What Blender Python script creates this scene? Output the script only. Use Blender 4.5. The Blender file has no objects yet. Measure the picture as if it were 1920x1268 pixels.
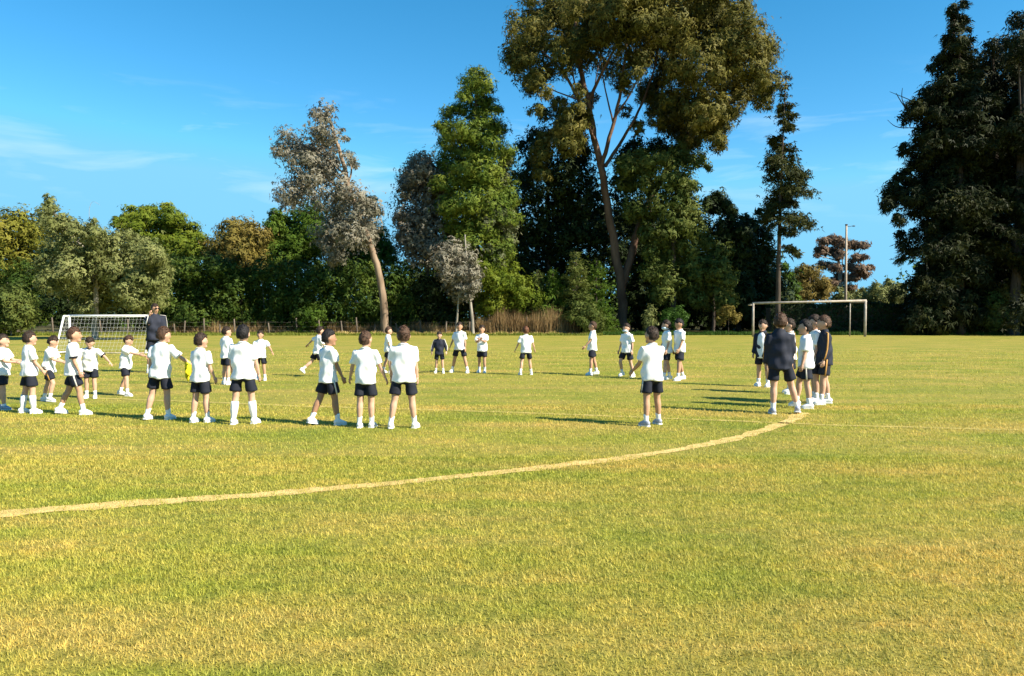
import bpy, math, random
import numpy as np
from mathutils import Vector, Matrix

S = bpy.context.scene
C = S.collection
R = math.radians

# ------------------------------------------------------------------ camera
CAM_H, FPX, TILT = 1.4, 1400.0, math.atan(38 / 1400)
cam = bpy.data.objects.new('camera', bpy.data.cameras.new('camera'))
C.objects.link(cam)
cam.location = (0, 0, CAM_H)
cam.rotation_euler = (math.pi / 2 - TILT, 0, 0)
cam.data.lens = 36 * FPX / 1920
cam.data.sensor_width = 36
cam.data.clip_start = 0.05
cam.data.clip_end = 6000
S.camera = cam

# ------------------------------------------------------------------ sky and sun
SUN_EL = R(38)
_sh = Vector((0.89, -0.455, 0)).normalized()
SUN_DIR = Vector((_sh.x * math.cos(SUN_EL), _sh.y * math.cos(SUN_EL), math.sin(SUN_EL)))
w = bpy.data.worlds.new('World'); S.world = w; w.use_nodes = True
nt = w.node_tree; nt.nodes.clear()
def wn(t, **k):
    n = nt.nodes.new(t)
    for a, b in k.items(): setattr(n, a, b)
    return n
sky = wn('ShaderNodeTexSky', sky_type='NISHITA', sun_disc=False, sun_elevation=SUN_EL,
         sun_rotation=math.atan2(_sh.x, _sh.y), altitude=2000, air_density=1.0, dust_density=0.1, ozone_density=1.5)
hsv = wn('ShaderNodeHueSaturation'); hsv.inputs['Hue'].default_value = 0.485; hsv.inputs['Saturation'].default_value = 1.37; hsv.inputs['Value'].default_value = 1.0
# thin high wisps of cloud in a low band all round the horizon
tc = wn('ShaderNodeTexCoord')
mp = wn('ShaderNodeMapping'); mp.inputs['Scale'].default_value = (3.6, 3.6, 20.0); mp.inputs['Location'].default_value = (7.7, 2.1, 4.4)
nz = wn('ShaderNodeTexNoise'); nz.inputs['Scale'].default_value = 1.7; nz.inputs['Detail'].default_value = 7; nz.inputs['Roughness'].default_value = 0.55
nz.inputs['Distortion'].default_value = 0.5
rp = wn('ShaderNodeValToRGB'); rp.color_ramp.elements[0].position = 0.54; rp.color_ramp.elements[1].position = 0.80
sp = wn('ShaderNodeSeparateXYZ')
bd = wn('ShaderNodeValToRGB')
e = bd.color_ramp.elements; e[0].position = 0.10; e[0].color = (0, 0, 0, 1); e[1].position = 0.17; e[1].color = (1, 1, 1, 1)
x = e.new(0.22); x.color = (1, 1, 1, 1); x = e.new(0.30); x.color = (0, 0, 0, 1)
mm = wn('ShaderNodeMath', operation='MULTIPLY'); m2 = wn('ShaderNodeMath', operation='MULTIPLY'); m2.inputs[1].default_value = 0.5
mix = wn('ShaderNodeMixRGB'); mix.inputs[2].default_value = (3.4, 4.6, 5.4, 1)
bg = wn('ShaderNodeBackground'); bg.inputs['Strength'].default_value = 0.095
out = wn('ShaderNodeOutputWorld')
L = nt.links.new
cap = wn('ShaderNodeMixRGB', blend_type='DARKEN'); cap.inputs[0].default_value = 1.0; cap.inputs[2].default_value = (1.15, 3.1, 4.6, 1)   # colour ceiling on the sky, holds down the bright horizon
L(sky.outputs[0], hsv.inputs['Color']); L(hsv.outputs[0], cap.inputs[1]); L(cap.outputs[0], mix.inputs[1])
L(tc.outputs['Generated'], mp.inputs[0]); L(mp.outputs[0], nz.inputs['Vector']); L(nz.outputs[0], rp.inputs[0])
L(tc.outputs['Generated'], sp.inputs[0]); L(sp.outputs['Z'], bd.inputs[0])
L(rp.outputs[0], mm.inputs[0]); L(bd.outputs[0], mm.inputs[1]); L(mm.outputs[0], m2.inputs[0]); L(m2.outputs[0], mix.inputs[0])
L(mix.outputs[0], bg.inputs['Color']); L(bg.outputs[0], out.inputs[0])

sl = bpy.data.lights.new('sun', 'SUN'); sl.energy = 4.8; sl.angle = R(0.53); sl.color = (1.0, 0.92, 0.77)
so = bpy.data.objects.new('sun', sl); C.objects.link(so)
so.rotation_euler = (-SUN_DIR).to_track_quat('-Z', 'Y').to_euler(); so.location = (30, -12, 40)
vs = S.view_settings
vs.view_transform = 'Standard'; vs.look = 'None'; vs.exposure = 1.25; vs.gamma = 1.0; vs.use_curve_mapping = False

# ------------------------------------------------------------------ pixel helpers (pixels of the 1920 wide photograph)
_f = Vector((0, math.cos(TILT), -math.sin(TILT))); _u = Vector((0, math.sin(TILT), math.cos(TILT)))
def ray(px, py): return _f + Vector((1, 0, 0)) * ((px - 960) / FPX) - _u * ((py - 634) / FPX)
def G(px, py):
    d = ray(px, py); t = -CAM_H / d.z
    return Vector((d.x * t, d.y * t, 0))
def D(px, py, Y):
    d = ray(px, py); t = Y / d.y
    return Vector((d.x * t, Y, CAM_H + d.z * t))

# ------------------------------------------------------------------ mesh helpers
def mesh_np(name, v, quads=None, tris=None):
    me = bpy.data.meshes.new(name)
    v = np.asarray(v, np.float32); n = len(v)
    q = np.asarray(quads if quads is not None else [], np.int32).reshape(-1, 4)
    t = np.asarray(tris if tris is not None else [], np.int32).reshape(-1, 3)
    me.vertices.add(n); me.vertices.foreach_set('co', v.ravel())
    me.loops.add(q.size + t.size); me.loops.foreach_set('vertex_index', np.concatenate([q.ravel(), t.ravel()]))
    me.polygons.add(len(q) + len(t))
    st = np.concatenate([np.arange(len(q)) * 4, q.size + np.arange(len(t)) * 3]).astype(np.int32)
    me.polygons.foreach_set('loop_start', st)
    me.update(calc_edges=True); me.validate()
    return me

class MB:
    """collects polygons for one mesh"""
    def __init__(s): s.v = []; s.f = []; s.m = []
    def add(s, v, f, mat=0):
        o = len(s.v); s.v += [tuple(p) for p in v]; s.f += [tuple(i + o for i in q) for q in f]; s.m += [mat] * len(f)
        return s
    def tube(s, pts, rad, seg=8, ref=(1, 0, 0), mat=0):
        v, f = tube(pts, rad, seg, ref); return s.add(v, f, mat)
    def ell(s, c, r, rot=None, seg=10, rings=7, fn=None, mat=0):
        v, f = ellipsoid(c, r, rot, seg, rings, fn); return s.add(v, f, mat)
    def box(s, lo, hi, mat=0):
        a, b = lo, hi
        v = [(x, y, z) for z in (a[2], b[2]) for y in (a[1], b[1]) for x in (a[0], b[0])]
        return s.add(v, [(0, 2, 3, 1), (4, 5, 7, 6), (0, 1, 5, 4), (2, 6, 7, 3), (0, 4, 6, 2), (1, 3, 7, 5)], mat)
    def mesh(s, name, smooth=True):
        me = bpy.data.meshes.new(name); me.from_pydata(s.v, [], s.f); me.update()
        me.polygons.foreach_set('material_index', s.m)
        if smooth: me.polygons.foreach_set('use_smooth', [True] * len(s.f))
        return me

def tube(pts, rad, seg=8, ref=(1, 0, 0)):
    pts = [Vector(p) for p in pts]; n = len(pts); ref = Vector(ref); v = []; f = []
    for i, p in enumerate(pts):
        t = (pts[min(i + 1, n - 1)] - pts[max(i - 1, 0)])
        t = t.normalized() if t.length > 1e-9 else Vector((0, 0, 1))
        u = ref - t * ref.dot(t)
        if u.length < 1e-3: u = Vector((0, 1, 0)) - t * t.y
        u.normalize(); w_ = t.cross(u)
        r = rad[i] if isinstance(rad, (list, tuple)) else rad
        a, b = r if isinstance(r, (list, tuple)) else (r, r)
        for k in range(seg):
            an = 2 * math.pi * k / seg
            v.append(p + u * (a * math.cos(an)) + w_ * (b * math.sin(an)))
    for i in range(n - 1):
        for k in range(seg):
            k2 = (k + 1) % seg
            f.append((i * seg + k, i * seg + k2, (i + 1) * seg + k2, (i + 1) * seg + k))
    f.append(tuple(reversed(range(seg)))); f.append(tuple(range((n - 1) * seg, n * seg)))
    return v, f

def ellipsoid(c, r, rot=None, seg=10, rings=7, fn=None):
    c = Vector(c); v = []; f = []
    def pt(th, ph):
        d = Vector((math.sin(th) * math.cos(ph), math.sin(th) * math.sin(ph), math.cos(th)))
        k = fn(d) if fn else 1.0
        p = Vector((d.x * r[0] * k, d.y * r[1] * k, d.z * r[2] * k))
        return c + (rot @ p if rot else p)
    v.append(pt(0, 0))
    for i in range(1, rings):
        for k in range(seg): v.append(pt(math.pi * i / rings, 2 * math.pi * k / seg))
    v.append(pt(math.pi, 0))
    for k in range(seg): f.append((0, 1 + k, 1 + (k + 1) % seg))
    for i in range(rings - 2):
        for k in range(seg):
            a = 1 + i * seg + k; b = 1 + i * seg + (k + 1) % seg
            f.append((a, a + seg, b + seg, b))
    l = len(v) - 1; o = 1 + (rings - 2) * seg
    for k in range(seg): f.append((o + k, l, o + (k + 1) % seg))
    return v, f

def obj(name, me, mats=None, parent=None):
    o = bpy.data.objects.new(name, me); C.objects.link(o)
    if mats:
        for m in (mats if isinstance(mats, (list, tuple)) else [mats]): me.materials.append(m)
    if parent: o.parent = parent
    return o
def tag(o, label=None, cat=None, group=None, kind=None):
    for k, v in (('label', label), ('category', cat), ('group', group), ('kind', kind)):
        if v: o[k] = v
    return o
def empty(name, loc, label=None, cat=None, group=None, rz=0):
    o = bpy.data.objects.new(name, None); C.objects.link(o)
    o.location = loc; o.rotation_euler = (0, 0, rz); o.empty_display_size = 0.2
    return tag(o, label, cat, group)
def under(name, me, mats, root):
    """child mesh whose vertices are given in world coordinates"""
    me.transform(Matrix.Translation(-root.location)); return obj(name, me, mats, root)

# ------------------------------------------------------------------ materials
def new_mat(name):
    m = bpy.data.materials.new(name); m.use_nodes = True; t = m.node_tree; t.nodes.clear()
    return m, t, t.nodes.new, t.links.new
def col4(c): return (c[0], c[1], c[2], 1)

def leaf_mat(name, cols, trans=0.3, gloss=0.6, spec=0.10):
    m, t, N, K = new_mat(name)
    geo = N('ShaderNodeNewGeometry'); rmp = N('ShaderNodeValToRGB')
    el = rmp.color_ramp.elements
    el[0].position = 0; el[0].color = col4(cols[0]); el[1].position = 1; el[1].color = col4(cols[-1])
    for i, c in enumerate(cols[1:-1]):
        x = el.new((i + 1) / (len(cols) - 1)); x.color = col4(c)
    nz = N('ShaderNodeTexNoise'); nz.inputs['Scale'].default_value = 0.55; nz.inputs['Detail'].default_value = 3
    K(geo.outputs['Position'], nz.inputs['Vector'])
    ad = N('ShaderNodeMath'); ad.operation = 'MULTIPLY_ADD'; ad.inputs[1].default_value = 0.5
    mu = N('ShaderNodeMath'); mu.operation = 'MULTIPLY_ADD'; mu.inputs[1].default_value = 1.5; mu.inputs[2].default_value = -0.52
    K(nz.outputs[0], mu.inputs[0])
    K(geo.outputs['Random Per Island'], ad.inputs[0]); K(mu.outputs[0], ad.inputs[2]); K(ad.outputs[0], rmp.inputs[0])
    b = N('ShaderNodeBsdfPrincipled'); b.inputs['Roughness'].default_value = gloss; b.inputs['Specular IOR Level'].default_value = spec
    K(rmp.outputs[0], b.inputs['Base Color'])
    tr = N('ShaderNodeBsdfTranslucent'); K(rmp.outputs[0], tr.inputs[0])
    mx = N('ShaderNodeMixShader'); mx.inputs[0].default_value = trans
    K(b.outputs[0], mx.inputs[1]); K(tr.outputs[0], mx.inputs[2])
    o = N('ShaderNodeOutputMaterial'); K(mx.outputs[0], o.inputs[0])
    return m

def noise_mat(name, c1, c2, scale=8, rough=0.8, bump=0.3, stretch=(1, 1, 1), bscale=None, spec=0.3, metal=0, coord='Object', bdist=0.02):
    m, t, N, K = new_mat(name)
    tcn = N('ShaderNodeTexCoord'); mp = N('ShaderNodeMapping'); mp.inputs['Scale'].default_value = stretch
    K(tcn.outputs[coord], mp.inputs[0])
    nz = N('ShaderNodeTexNoise'); nz.inputs['Scale'].default_value = scale; nz.inputs['Detail'].default_value = 6; nz.inputs['Roughness'].default_value = 0.6
    K(mp.outputs[0], nz.inputs['Vector'])
    rmp = N('ShaderNodeValToRGB'); el = rmp.color_ramp.elements
    el[0].position = 0.32; el[0].color = col4(c1); el[1].position = 0.68; el[1].color = col4(c2)
    K(nz.outputs[0], rmp.inputs[0])
    b = N('ShaderNodeBsdfPrincipled'); b.inputs['Roughness'].default_value = rough; b.inputs['Specular IOR Level'].default_value = spec
    b.inputs['Metallic'].default_value = metal
    K(rmp.outputs[0], b.inputs['Base Color'])
    if bump:
        n2 = N('ShaderNodeTexNoise'); n2.inputs['Scale'].default_value = bscale or scale * 2; n2.inputs['Detail'].default_value = 4
        K(mp.outputs[0], n2.inputs['Vector'])
        bp = N('ShaderNodeBump'); bp.inputs['Strength'].default_value = bump; bp.inputs['Distance'].default_value = bdist
        K(n2.outputs[0], bp.inputs['Height']); K(bp.outputs[0], b.inputs['Normal'])
    o = N('ShaderNodeOutputMaterial'); K(b.outputs[0], o.inputs[0])
    return m

# --- chalk-line geometry: the worn centre circle and the halfway line, from points on the ground
CIRC_PX = [(-260, 985), (0, 965), (180, 949), (330, 940), (500, 928), (640, 915), (760, 905), (900, 891), (1040, 875), (1150, 862), (1260, 846), (1340, 831), (1400, 817), (1450, 802), (1485, 787), (1503, 774)]
HALF_PX = [(180, 747), (380, 754), (560, 762), (780, 768), (1000, 775), (1200, 783), (1380, 790), (1540, 797), (1720, 802), (1920, 807), (2100, 811)]
circ = [G(*p) for p in CIRC_PX]; half = [G(*p) for p in HALF_PX]

def turf_nodes(t, N, K, blades=False):
    """colour of the turf from world position"""
    geo = N('ShaderNodeNewGeometry')
    def noise(scale, detail, st=(1, 1, 1), loc=(0, 0, 0), rough=0.55):
        mp = N('ShaderNodeMapping'); mp.inputs['Scale'].default_value = st; mp.inputs['Location'].default_value = loc
        K(geo.outputs['Position'], mp.inputs[0])
        n = N('ShaderNodeTexNoise'); n.inputs['Scale'].default_value = scale; n.inputs['Detail'].default_value = detail; n.inputs['Roughness'].default_value = rough
        K(mp.outputs[0], n.inputs['Vector']); return n.outputs[0]
    def ramp(inp, stops):
        r = N('ShaderNodeValToRGB'); el = r.color_ramp.elements
        el[0].position = stops[0][0]; el[0].color = col4(stops[0][1]); el[1].position = stops[-1][0]; el[1].color = col4(stops[-1][1])
        for p, c in stops[1:-1]:
            x = el.new(p); x.color = col4(c)
        K(inp, r.inputs[0]); return r.outputs[0]
    def mixc(fac, a, b, mode='MIX'):
        n = N('ShaderNodeMixRGB'); n.blend_type = mode
        if isinstance(fac, float): n.inputs[0].default_value = fac
        else: K(fac, n.inputs[0])
        for i, c in ((1, a), (2, b)):
            if isinstance(c, tuple): n.inputs[i].default_value = col4(c)
            else: K(c, n.inputs[i])
        return n.outputs[0]
    big = noise(0.8, 8, (0.7, 1.0, 1), (0, 0, 0), 0.62)
    base = ramp(big, [(0.30, TURF[0]), (0.48, TURF[1]), (0.62, TURF[2]), (0.75, TURF[3])])
    strk = noise(1.0, 5, (0.22, 1.1, 1), (5, 2, 0), 0.65)
    sf = ramp(strk, [(0.44, (0, 0, 0)), (0.66, (1, 1, 1))])
    base = mixc(sf, base, mixc(0.55, base, TURF[3]))
    fine = noise(9.0, 6, (1, 1, 1), (1, 7, 0), 0.7)
    ff = ramp(fine, [(0.35, (0.66, 0.72, 0.66)), (0.5, (1, 1, 1)), (0.68, (1.22, 1.14, 1.05))])
    base = mixc(1.0, base, ff, 'MULTIPLY')
    return geo, base, noise, ramp, mixc

TURF = [(0.190, 0.228, 0.032), (0.280, 0.278, 0.044), (0.365, 0.308, 0.064), (0.475, 0.328, 0.105)]
def turf_mat():
    m, t, N, K = new_mat('turf')
    geo, base, noise, ramp, mixc = turf_nodes(t, N, K)
    b = N('ShaderNodeBsdfPrincipled'); b.inputs['Roughness'].default_value = 0.85; b.inputs['Specular IOR Level'].default_value = 0.15
    vf = noise(55, 4, (1, 1, 1), (3, 3, 0), 0.7)
    base = mixc(1.0, base, ramp(vf, [(0.33, (0.46, 0.52, 0.42)), (0.5, (0.80, 0.81, 0.74)), (0.7, (1.02, 0.98, 0.90))]), 'MULTIPLY')
    K(base, b.inputs['Base Color'])
    bp = N('ShaderNodeBump'); bp.inputs['Strength'].default_value = 0.7; bp.inputs['Distance'].default_value = 0.03
    K(noise(38, 5, (1, 1, 1), (9, 4, 0), 0.75), bp.inputs['Height']); K(bp.outputs[0], b.inputs['Normal'])
    o = N('ShaderNodeOutputMaterial'); K(b.outputs[0], o.inputs[0]); return m
def blade_mat(name='turf_blades'):
    m, t, N, K = new_mat(name)
    geo, base, noise, ramp, mixc = turf_nodes(t, N, K)
    rr = ramp(geo.outputs['Random Per Island'], [(0.0, (1.2, 1.28, 1.05)), (0.45, (1.5, 1.48, 1.35)), (0.8, (1.68, 1.62, 1.5)), (1.0, (1.9, 1.75, 1.85))])
    base = mixc(1.0, base, rr, 'MULTIPLY')
    b = N('ShaderNodeBsdfPrincipled'); b.inputs['Roughness'].default_value = 0.6; b.inputs['Specular IOR Level'].default_value = 0.3
    K(base, b.inputs['Base Color'])
    tr = N('ShaderNodeBsdfTranslucent'); K(base, tr.inputs[0])
    mx = N('ShaderNodeMixShader'); mx.inputs[0].default_value = 0.42
    K(b.outputs[0], mx.inputs[1]); K(tr.outputs[0], mx.inputs[2])
    o = N('ShaderNodeOutputMaterial'); K(mx.outputs[0], o.inputs[0]); return m

M = {}
M['turf'] = turf_mat(); M['blades'] = blade_mat()
M['straw'] = noise_mat('worn_straw', (0.38, 0.29, 0.085), (0.66, 0.47, 0.19), 5, 0.95, 0.6, bscale=60, spec=0.1)
M['straw_blade'] = leaf_mat('straw_blade', [(0.42, 0.30, 0.09), (0.60, 0.43, 0.16), (0.72, 0.54, 0.25)], 0.25)
M['rough_ground'] = noise_mat('rough_ground', (0.045, 0.040, 0.018), (0.10, 0.09, 0.035), 0.8, 0.95, 0.5, spec=0.1)
M['bark_euc'] = noise_mat('bark_eucalypt', (0.12, 0.08, 0.05), (0.28, 0.20, 0.135), 2.2, 0.85, 0.6, (1, 1, 0.25), bdist=0.05)
M['bark_red'] = noise_mat('bark_peeling', (0.065, 0.036, 0.024), (0.22, 0.125, 0.078), 1.4, 0.85, 0.7, (1, 1, 0.3), bdist=0.06)
M['bark_dark'] = noise_mat('bark_dark', (0.035, 0.026, 0.02), (0.10, 0.075, 0.055), 3, 0.9, 0.7, (1, 1, 0.25), bdist=0.05)
M['bark_grey'] = noise_mat('bark_grey', (0.16, 0.14, 0.11), (0.36, 0.32, 0.26), 3, 0.9, 0.6, (1, 1, 0.3), bdist=0.03)
M['wood'] = noise_mat('weathered_wood', (0.075, 0.058, 0.042), (0.17, 0.135, 0.10), 5, 0.85, 0.4, (1, 1, 0.15))
M['wood_dark'] = noise_mat('dark_stem', (0.06, 0.048, 0.035), (0.15, 0.12, 0.09), 5, 0.9, 0.4, (1, 1, 0.2))
LM = {}
LM['euc'] = leaf_mat('leaf_eucalypt', [(0.038, 0.044, 0.010), (0.085, 0.082, 0.016), (0.150, 0.130, 0.026), (0.19, 0.15, 0.040)], 0.2)
LM['grey'] = leaf_mat('leaf_silver', [(0.085, 0.090, 0.055), (0.170, 0.155, 0.108), (0.250, 0.230, 0.175), (0.21, 0.165, 0.11)], 0.2, 0.5, 0.15)
LM['olive'] = leaf_mat('leaf_greygreen', [(0.090, 0.115, 0.034), (0.185, 0.200, 0.066), (0.265, 0.260, 0.105)], 0.25)
LM['green'] = leaf_mat('leaf_green', [(0.030, 0.066, 0.008), (0.072, 0.125, 0.014), (0.125, 0.172, 0.022)], 0.3)
LM['bright'] = leaf_mat('leaf_bright', [(0.060, 0.098, 0.010), (0.130, 0.172, 0.016), (0.220, 0.235, 0.026)], 0.35)
LM['yellow'] = leaf_mat('leaf_yellow', [(0.095, 0.110, 0.014), (0.190, 0.185, 0.026), (0.280, 0.240, 0.042)], 0.3)
LM['brown'] = leaf_mat('leaf_brownolive', [(0.095, 0.088, 0.018), (0.185, 0.145, 0.032), (0.250, 0.185, 0.055)], 0.25)
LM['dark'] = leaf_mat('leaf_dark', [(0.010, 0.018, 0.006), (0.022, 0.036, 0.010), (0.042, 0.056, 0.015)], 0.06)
LM['hedge'] = leaf_mat('leaf_hedge', [(0.016, 0.036, 0.006), (0.042, 0.074, 0.011), (0.105, 0.135, 0.020)], 0.15)
LM['slim'] = leaf_mat('needles_slim', [(0.020, 0.026, 0.008), (0.044, 0.050, 0.013), (0.085, 0.080, 0.022)], 0.1)
LM['mauve'] = leaf_mat('leaf_mauve', [(0.080, 0.080, 0.052), (0.155, 0.138, 0.098), (0.250, 0.220, 0.165), (0.22, 0.14, 0.085)], 0.15)
LM['palegreen'] = leaf_mat('leaf_palegreen', [(0.060, 0.080, 0.030), (0.115, 0.130, 0.055), (0.200, 0.190, 0.120)], 0.2)
LM['conifer'] = leaf_mat('needles_dark', [(0.008, 0.012, 0.004), (0.018, 0.024, 0.007), (0.048, 0.050, 0.012)], 0.05)
LM['pine'] = leaf_mat('needles_green', [(0.060, 0.105, 0.014), (0.130, 0.175, 0.022), (0.230, 0.240, 0.030)], 0.25)
LM['ivy'] = leaf_mat('leaf_olivegreen', [(0.045, 0.070, 0.014), (0.098, 0.122, 0.026), (0.160, 0.172, 0.042)], 0.25)
LM['rust'] = leaf_mat('leaf_rust', [(0.130, 0.085, 0.052), (0.200, 0.135, 0.090), (0.270, 0.190, 0.130)], 0.3)
LM['orange'] = leaf_mat('leaf_orange', [(0.105, 0.088, 0.022), (0.180, 0.135, 0.034), (0.250, 0.180, 0.050)], 0.3)
LM['dry'] = leaf_mat('dry_stalks', [(0.140, 0.085, 0.040), (0.280, 0.185, 0.085), (0.420, 0.310, 0.150)], 0.3)
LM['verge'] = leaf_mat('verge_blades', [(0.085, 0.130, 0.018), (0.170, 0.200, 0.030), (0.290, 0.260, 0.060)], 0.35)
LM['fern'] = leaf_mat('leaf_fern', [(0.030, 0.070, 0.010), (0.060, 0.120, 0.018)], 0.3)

# ------------------------------------------------------------------ ground
def sheet(name, x0, x1, y0, y1, z, mat, nx=1, ny=1):
    xs = np.linspace(x0, x1, nx + 1); ys = np.linspace(y0, y1, ny + 1)
    v = [(x, y, z) for y in ys for x in xs]
    q = [(j * (nx + 1) + i, j * (nx + 1) + i + 1, (j + 1) * (nx + 1) + i + 1, (j + 1) * (nx + 1) + i) for j in range(ny) for i in range(nx)]
    return tag(obj(name, mesh_np(name, v, q), mat), kind='structure')
sheet('ground', -3000, 3000, -3000, 3000, -0.008, M['rough_ground'], 2, 2)
sheet('playing_field', -75, 75, -40, 62.5, 0.0, M['turf'], 4, 4)

def ribbon(name, pts, width, seed, mat):
    rg = random.Random(seed); v = []; f = []; P = []
    for a, b in zip(pts[:-1], pts[1:]):
        n = max(2, int((b - a).length / 0.05))
        P += [a.lerp(b, i / n) for i in range(n)]
    P.append(pts[-1])
    # smooth the polyline
    for _ in range(60):
        P = [P[0]] + [(P[i - 1] + P[i] * 2 + P[i + 1]) / 4 for i in range(1, len(P) - 1)] + [P[-1]]
    wl = wr = width / 2; mb = []
    for i, p in enumerate(P):
        t = (P[min(i + 1, len(P) - 1)] - P[max(i - 1, 0)]).normalized(); n = Vector((-t.y, t.x, 0))
        wl += (width / 2 - wl) * 0.25 + rg.uniform(-1, 1) * width * 0.13; wr += (width / 2 - wr) * 0.25 + rg.uniform(-1, 1) * width * 0.13
        v += [p + n * max(wl, 0.01) + Vector((0, 0, 0.004)), p - n * max(wr, 0.01) + Vector((0, 0, 0.004))]
    f = [(2 * i, 2 * i + 1, 2 * i + 3, 2 * i + 2) for i in range(len(P) - 1)]
    tag(obj(name, mesh_np(name, v, f), mat), kind='structure')
    return np.array([(p.x, p.y) for p in P])
cpts = ribbon('circle_line', circ, 0.17, 3, M['straw'])
M['faint_straw'] = noise_mat('faint_straw', (0.30, 0.265, 0.065), (0.46, 0.355, 0.115), 4, 0.95, 0.6, bscale=60, spec=0.1)
hpts = ribbon('halfway_line', half, 0.12, 5, M['faint_straw'])

# ------------------------------------------------------------------ short turf blades (uncountable)
def blades(name, xy, hgt, wid, mat, seed, lean=0.8, parent=None):
    rg = np.random.default_rng(seed); n = len(xy)
    az = rg.uniform(0, 2 * math.pi, n); ln = hgt * rg.uniform(0.55, 1.25, n); le = rg.uniform(0.15, 1.0, n) * lean
    d = np.stack([np.cos(az), np.sin(az)], 1); s = np.stack([-np.sin(az), np.cos(az)], 1)
    az2 = az + rg.uniform(-0.9, 0.9, n); s = np.stack([-np.sin(az2), np.cos(az2)], 1)
    base = np.concatenate([xy, np.zeros((n, 1))], 1)
    v = np.zeros((n, 3, 3))
    v[:, 0, :] = base; v[:, 0, :2] -= s * (wid / 2)[:, None]
    v[:, 1, :] = base; v[:, 1, :2] += s * (wid / 2)[:, None]
    v[:, 2, :2] = xy + d * (ln * np.sin(le))[:, None]; v[:, 2, 2] = ln * np.cos(le)
    me = mesh_np(name, v.reshape(-1, 3), None, np.arange(3 * n).reshape(-1, 3))
    return obj(name, me, mat, parent)
rg = np.random.default_rng(11)
def wedge(n, d0, d1, k=0.98, x1=None):
    d = np.sqrt(rg.uniform(d0 * d0, d1 * d1, n)); x = rg.uniform(-1, 1, n) * (d * k + 0.6); return np.stack([x, d], 1)
xy = np.concatenate([wedge(175000, 1.6, 4.5), wedge(180000, 4.5, 7.5), wedge(105000, 7.5, 12), wedge(130000, 12, 34)])
keep = rg.random(len(xy)) < np.clip((34 - xy[:, 1]) / 20, 0, 1); xy = xy[keep]
def mind(xy, pts):
    o = np.full(len(xy), 9.0)
    for i in range(0, len(xy), 20000):
        a = xy[i:i + 20000]; dd = ((a[:, None, :] - pts[None, ::4, :]) ** 2).sum(2); o[i:i + 20000] = np.sqrt(dd.min(1))
    return o
nearl = np.minimum(mind(xy, cpts) - 0.085, mind(xy, hpts) - 0.05)
keep = nearl > rg.uniform(-0.03, 0.05, len(xy)); strawxy = xy[~keep][::2]; xy = xy[keep]
dist = xy[:, 1]
tag(blades('grass', xy, 0.020 + 0.0012 * dist, 0.0030 + 0.00070 * dist, M['blades'], 1, 1.15), 'short sunburnt turf grass of the near playing field', 'grass', kind='stuff')
dist = strawxy[:, 1]
tag(blades('dead_grass', strawxy, 0.016 + 0.0008 * dist, 0.0035 + 0.0009 * dist, M['straw_blade'], 2, 1.3), 'flattened straw coloured grass along the worn field lines', 'grass', kind='stuff')

# ------------------------------------------------------------------ foliage
def unit(a): return a / np.maximum(np.linalg.norm(a, axis=1, keepdims=True), 1e-9)
def leaves_mesh(name, c, ax, nrm, ln, wd, soft=None, fine=True):
    """every entry is a small spray of three pointed leaves"""
    sd = unit(np.cross(ax, nrm)); n = len(c); rg = np.random.default_rng(n)
    V = np.zeros((n, 3, 3, 3))
    for k, a0 in enumerate((-0.75, 0.05, 0.8)):
        a = a0 + rg.uniform(-0.35, 0.35, n); d = ax * np.cos(a)[:, None] + sd * np.sin(a)[:, None] + nrm * rg.uniform(-0.35, 0.35, n)[:, None]
        q = unit(np.cross(d, nrm)); L_ = ln * rg.uniform(0.5, 0.85, n); W_ = np.maximum(wd * 0.62, L_ * 0.30) * rg.uniform(0.75, 1.15, n)
        b = c - ax * (ln * 0.28)[:, None] + d * (L_ * rg.uniform(0.0, 0.45, n))[:, None] + sd * (wd * rg.uniform(-.35, .35, n))[:, None]
        V[:, k, 0] = b - q * (W_ / 2)[:, None]; V[:, k, 1] = b + q * (W_ / 2)[:, None]; V[:, k, 2] = b + d * L_[:, None]
    me = mesh_np(name, V.reshape(-1, 3), None, np.arange(9 * n).reshape(-1, 3))
    if soft is not None:       # leaves of one clump share the light like one bough
        at = me.attributes.new('custom_normal', 'FLOAT_VECTOR', 'POINT')
        at.data.foreach_set('vector', np.repeat(unit(soft * 0.72 + nrm * 0.45), 9, 0).astype(np.float32).ravel())
    return me
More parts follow.
